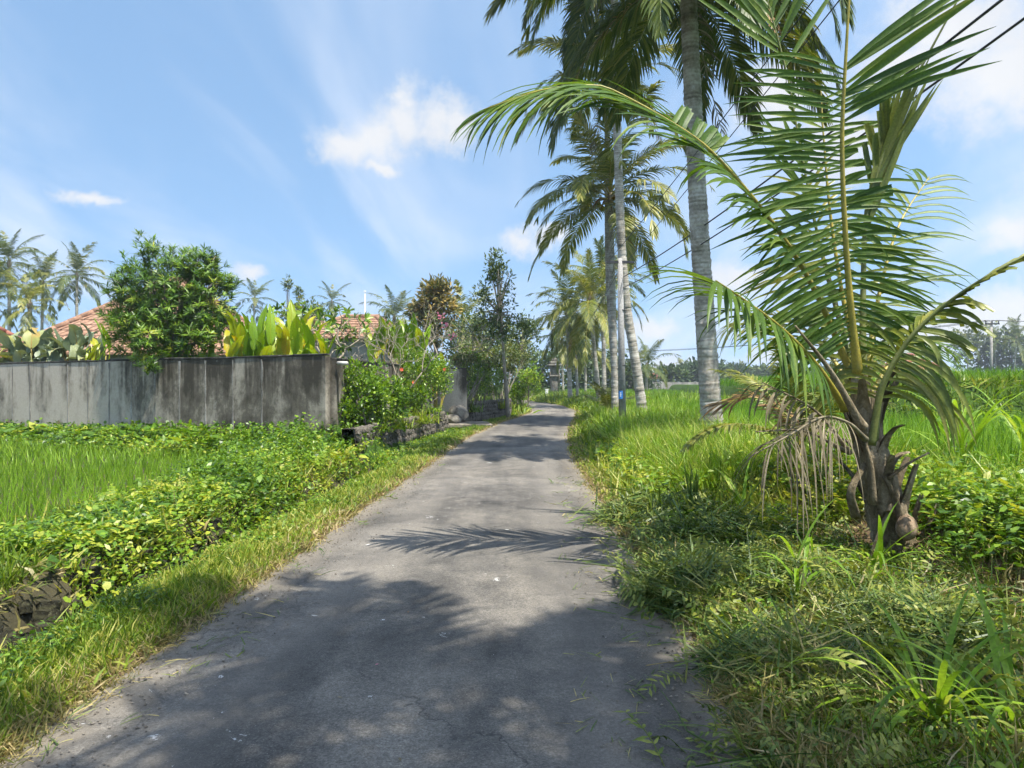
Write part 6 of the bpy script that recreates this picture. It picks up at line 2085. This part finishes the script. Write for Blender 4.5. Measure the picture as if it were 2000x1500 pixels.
broad_grass('broad-bladed grass clump at the lower right corner, nearest the camera', gp(1830, 1400), 40, .85, .028, 1, .95, 2.5)
broad_grass('broad-bladed grass clump cut off by the lower right corner', gp(1990, 1420), 20, .85, .026, 2, .75, 2.0)
broad_grass('broad-bladed grass shoot standing alone in the cuttings before the palm', gp(1560, 1190), 12, .6, .034, 3, .6, 2.6, .4)
broad_grass('broad-bladed grass shoot arching close to the palm foot', gp(1705, 1140), 9, .75, .03, 4, .7, 2.0, .2)
broad_grass('dark broad-bladed grass stump standing at the swath edge', gp(1355, 1015), 12, .45, .03, 5, .18, .6, .3, G_CUT)
broad_grass('tall elephant grass right of the palm, beside the paddy', gp(1880, 960, .3), 22, 1.6, .045, 6, .6, 2.2, .5)
broad_grass('leaning elephant grass stalk left of the dead frond', gp(1450, 1000, .15), 10, .75, .035, 7, .9, 1.2, .2)
broad_grass('elephant grass at the right edge by the paddy', gp(2010, 960, .3), 18, 1.4, .042, 8, .6, 2.2, .4)
broad_grass('grass clump arching beside the road below the stone wall', gp(715, 900, .0), 26, .55, .018, 9, .8, 1.6)

# young palm seedlings by the pole and behind the near palm
def seedling(label, base, h, n, seed, lib, top_dz=.2):
    base = np.asarray(base, float)
    r = np.random.default_rng(seed)
    root = thing('palm_seedling', label, 'palm', base)
    mb = MB(); tube(mb, spline([base + (0, 0, -.1), base + (0, 0, top_dz * .5), base + (0, 0, top_dz)], 6), np.linspace(.07, .04, 6), 8)
    mb.build('trunk', G_RACHIS, root)
    a = r.uniform(0, 6)
    for k in range(n):
        a += 2.4
        part('frond', lib[[0, 1, 1, 2, 2, 3][k % 6]][r.integers(2)], root, Matrix.Translation((0, 0, top_dz)) @ Euler((r.normal(0, .1), 0, a)).to_matrix().to_4x4() @ Matrix.Scale(h / 4.2 * r.uniform(.8, 1.1), 4))
seedling('young palm seedling with yellow-green fronds between the palm trunks and bend', on_ground(1192, 29.5), 1.9, 8, 1, LIB_MID)
seedling('palm seedling with orange stem behind the near palm, half hidden', on_ground(1560, 8.6), 1.7, 8, 2, LIB_MID, .5)

# fallen coconut by the palm foot
mb = MB()
cc = P(1771, 1030, 5.95)
nphi = 12
pth = np.c_[np.zeros(9), np.zeros(9), np.linspace(-1, 1, 9)]
rad = np.sqrt(np.maximum(0, 1 - np.linspace(-1, 1, 9) ** 2)) * np.array([1, 1, 1.02, 1.03, 1.0, .97, .92, .9, 1])
tube(mb, pth * np.array([1, 1, .115]) + cc, np.maximum(rad * .085, .002), nphi)
tag(mb.build('coconut', M_HUSK, origin=tuple(cc)), 'brown coconut lying at the foot of the young palm', 'coconut')

# twig with a few leaves on the asphalt
tw_ = [gp(1290, 1362, 0), gp(1322, 1405, 0), gp(1345, 1445, 0), gp(1390, 1470, 0), gp(1435, 1497, 0)]
root = thing('fallen_twig', 'thin curved green twig lying on the asphalt at the lower right', 'twig', tw_[0] * (1, 1, 0) + (0, 0, .03))
tp_ = spline([t * (1, 1, 0) + (0, 0, .034) for t in tw_], 24); tp_[:, 2] += .006 * np.abs(np.sin(np.arange(24) * .9))
mb = MB(); tube(mb, tp_, np.linspace(.0022, .0048, 24), 6, .3); mb.build('stem', G_CUT, root)
rr = np.random.default_rng(3)
for k in (10, 14, 17, 20, 21, 23):
    d = norm(np.array([[rr.normal(), rr.normal(), .2]])); mb = MB()
    blades(mb, tp_[k:k + 1], d, np.cross(d, (0, 0, 1.0)), [.045], [.02], [.4], PROF_LEAF, .2, [.6]); mb.build('leaf', G_CUTLEAF, root)
tw2 = [gp(1262, 1310, 0), gp(1310, 1303, 0), gp(1360, 1300, 0)]
root = thing('grass_stalk', 'pale dry grass stalk lying across the asphalt edge', 'grass stalk', tw2[0] * (1, 1, 0) + (0, 0, .03))
mb = MB(); tube(mb, spline([t * (1, 1, 0) + (0, 0, .03) for t in tw2], 10), .0025, 5, .8); mb.build('stem', G_DRY, root)

# scraps on the road
def scrap(name, label, px, py, mat, s, seed):
    p = gp(px, py, 0) * (1, 1, 0) + (0, 0, .032)
    r = np.random.default_rng(seed); mb = MB()
    a = r.uniform(0, 6.28); d = np.array([[math.cos(a), math.sin(a), .12]])
    blades(mb, np.array([p]), d, np.cross(d, (0, 0, 1.0)), [s], [s * .45], [.5], [.3, .9, 1, .5, .1], .3, [.5])
    o = mb.build(name, mat, origin=tuple(p)); return tag(o, label, 'scrap')
scrap('white_petal', 'tiny white petal on the shaded asphalt', 752, 1220, M_WHITE, .03, 1)
scrap('orange_leaf', 'tiny orange leaf on the asphalt left of centre', 797, 1205, G_RUST, .028, 2)
scrap('pink_petal', 'tiny pink petal on the dark asphalt', 733, 1309, M_PINK, .022, 3)
scrap('dry_leaf', 'small tan leaf in the dark foreground shadow', 659, 1373, G_DEAD, .03, 4)
scrap('dry_leaf', 'small tan leaf at the bottom edge of the road', 780, 1494, G_DEAD, .03, 5)
scrap('dry_stalk', 'pale flat dry stalk on the earth at the left road edge', 140, 1372, G_DEAD, .12, 6)
# loose grit along both edges
def grit(name, label, pts, seed):
    r = np.random.default_rng(seed); mb = MB()
    n = len(pts)
    o8 = np.array([(1, 0, 0), (0, 1, 0), (-1, 0, 0), (0, -1, 0), (0, 0, .7), (0, 0, -.5)])
    s = r.uniform(.003, .011, n)
    V = pts[:, None] + o8[None] * s[:, None, None] * r.uniform(.6, 1.3, (n, 6, 1))
    t = np.array([(0, 1, 4), (1, 2, 4), (2, 3, 4), (3, 0, 4), (1, 0, 5), (2, 1, 5), (3, 2, 5), (0, 3, 5)])
    mb.add(V.reshape(-1, 3), None, (t[None] + (np.arange(n) * 6)[:, None, None]).reshape(-1, 3), np.repeat(r.random(n), 6))
    o = mb.build(name, B_STONE, smooth=False); return tag(o, label, 'gravel', None, 'stuff')
r_ = np.random.default_rng(50)
y = ysamp(2600, 2.4, 20, r_); e = np.abs(r_.normal(0, .28, 2600))
xg = np.where(r_.random(2600) < .5, xl(y) + e, xr(y) - e)
grit('loose_grit', 'loose grit and crumbs along the road edges', np.c_[xg, y, .012 + .02 * np.clip(e, 0, 1)], 51)

# ------------------------------------------------------------------ moist air over the fields
m_, t_ = new_mat('moist_air')
pv = t_.n('ShaderNodeVolumePrincipled')
pv.inputs['Color'].default_value = (.82, .90, 1.0, 1)
pv.inputs['Density'].default_value = 0.0007
pv.inputs['Anisotropy'].default_value = 0.2
o_ = t_.n('ShaderNodeOutputMaterial'); t_.l(pv.outputs[0], o_.inputs['Volume'])
mb = MB(); box(mb, (0, 370, 14), (1010, 880, 32))
tag(mb.build('haze', m_, smooth=False), 'faint pale haze over the fields', 'haze', None, 'stuff')
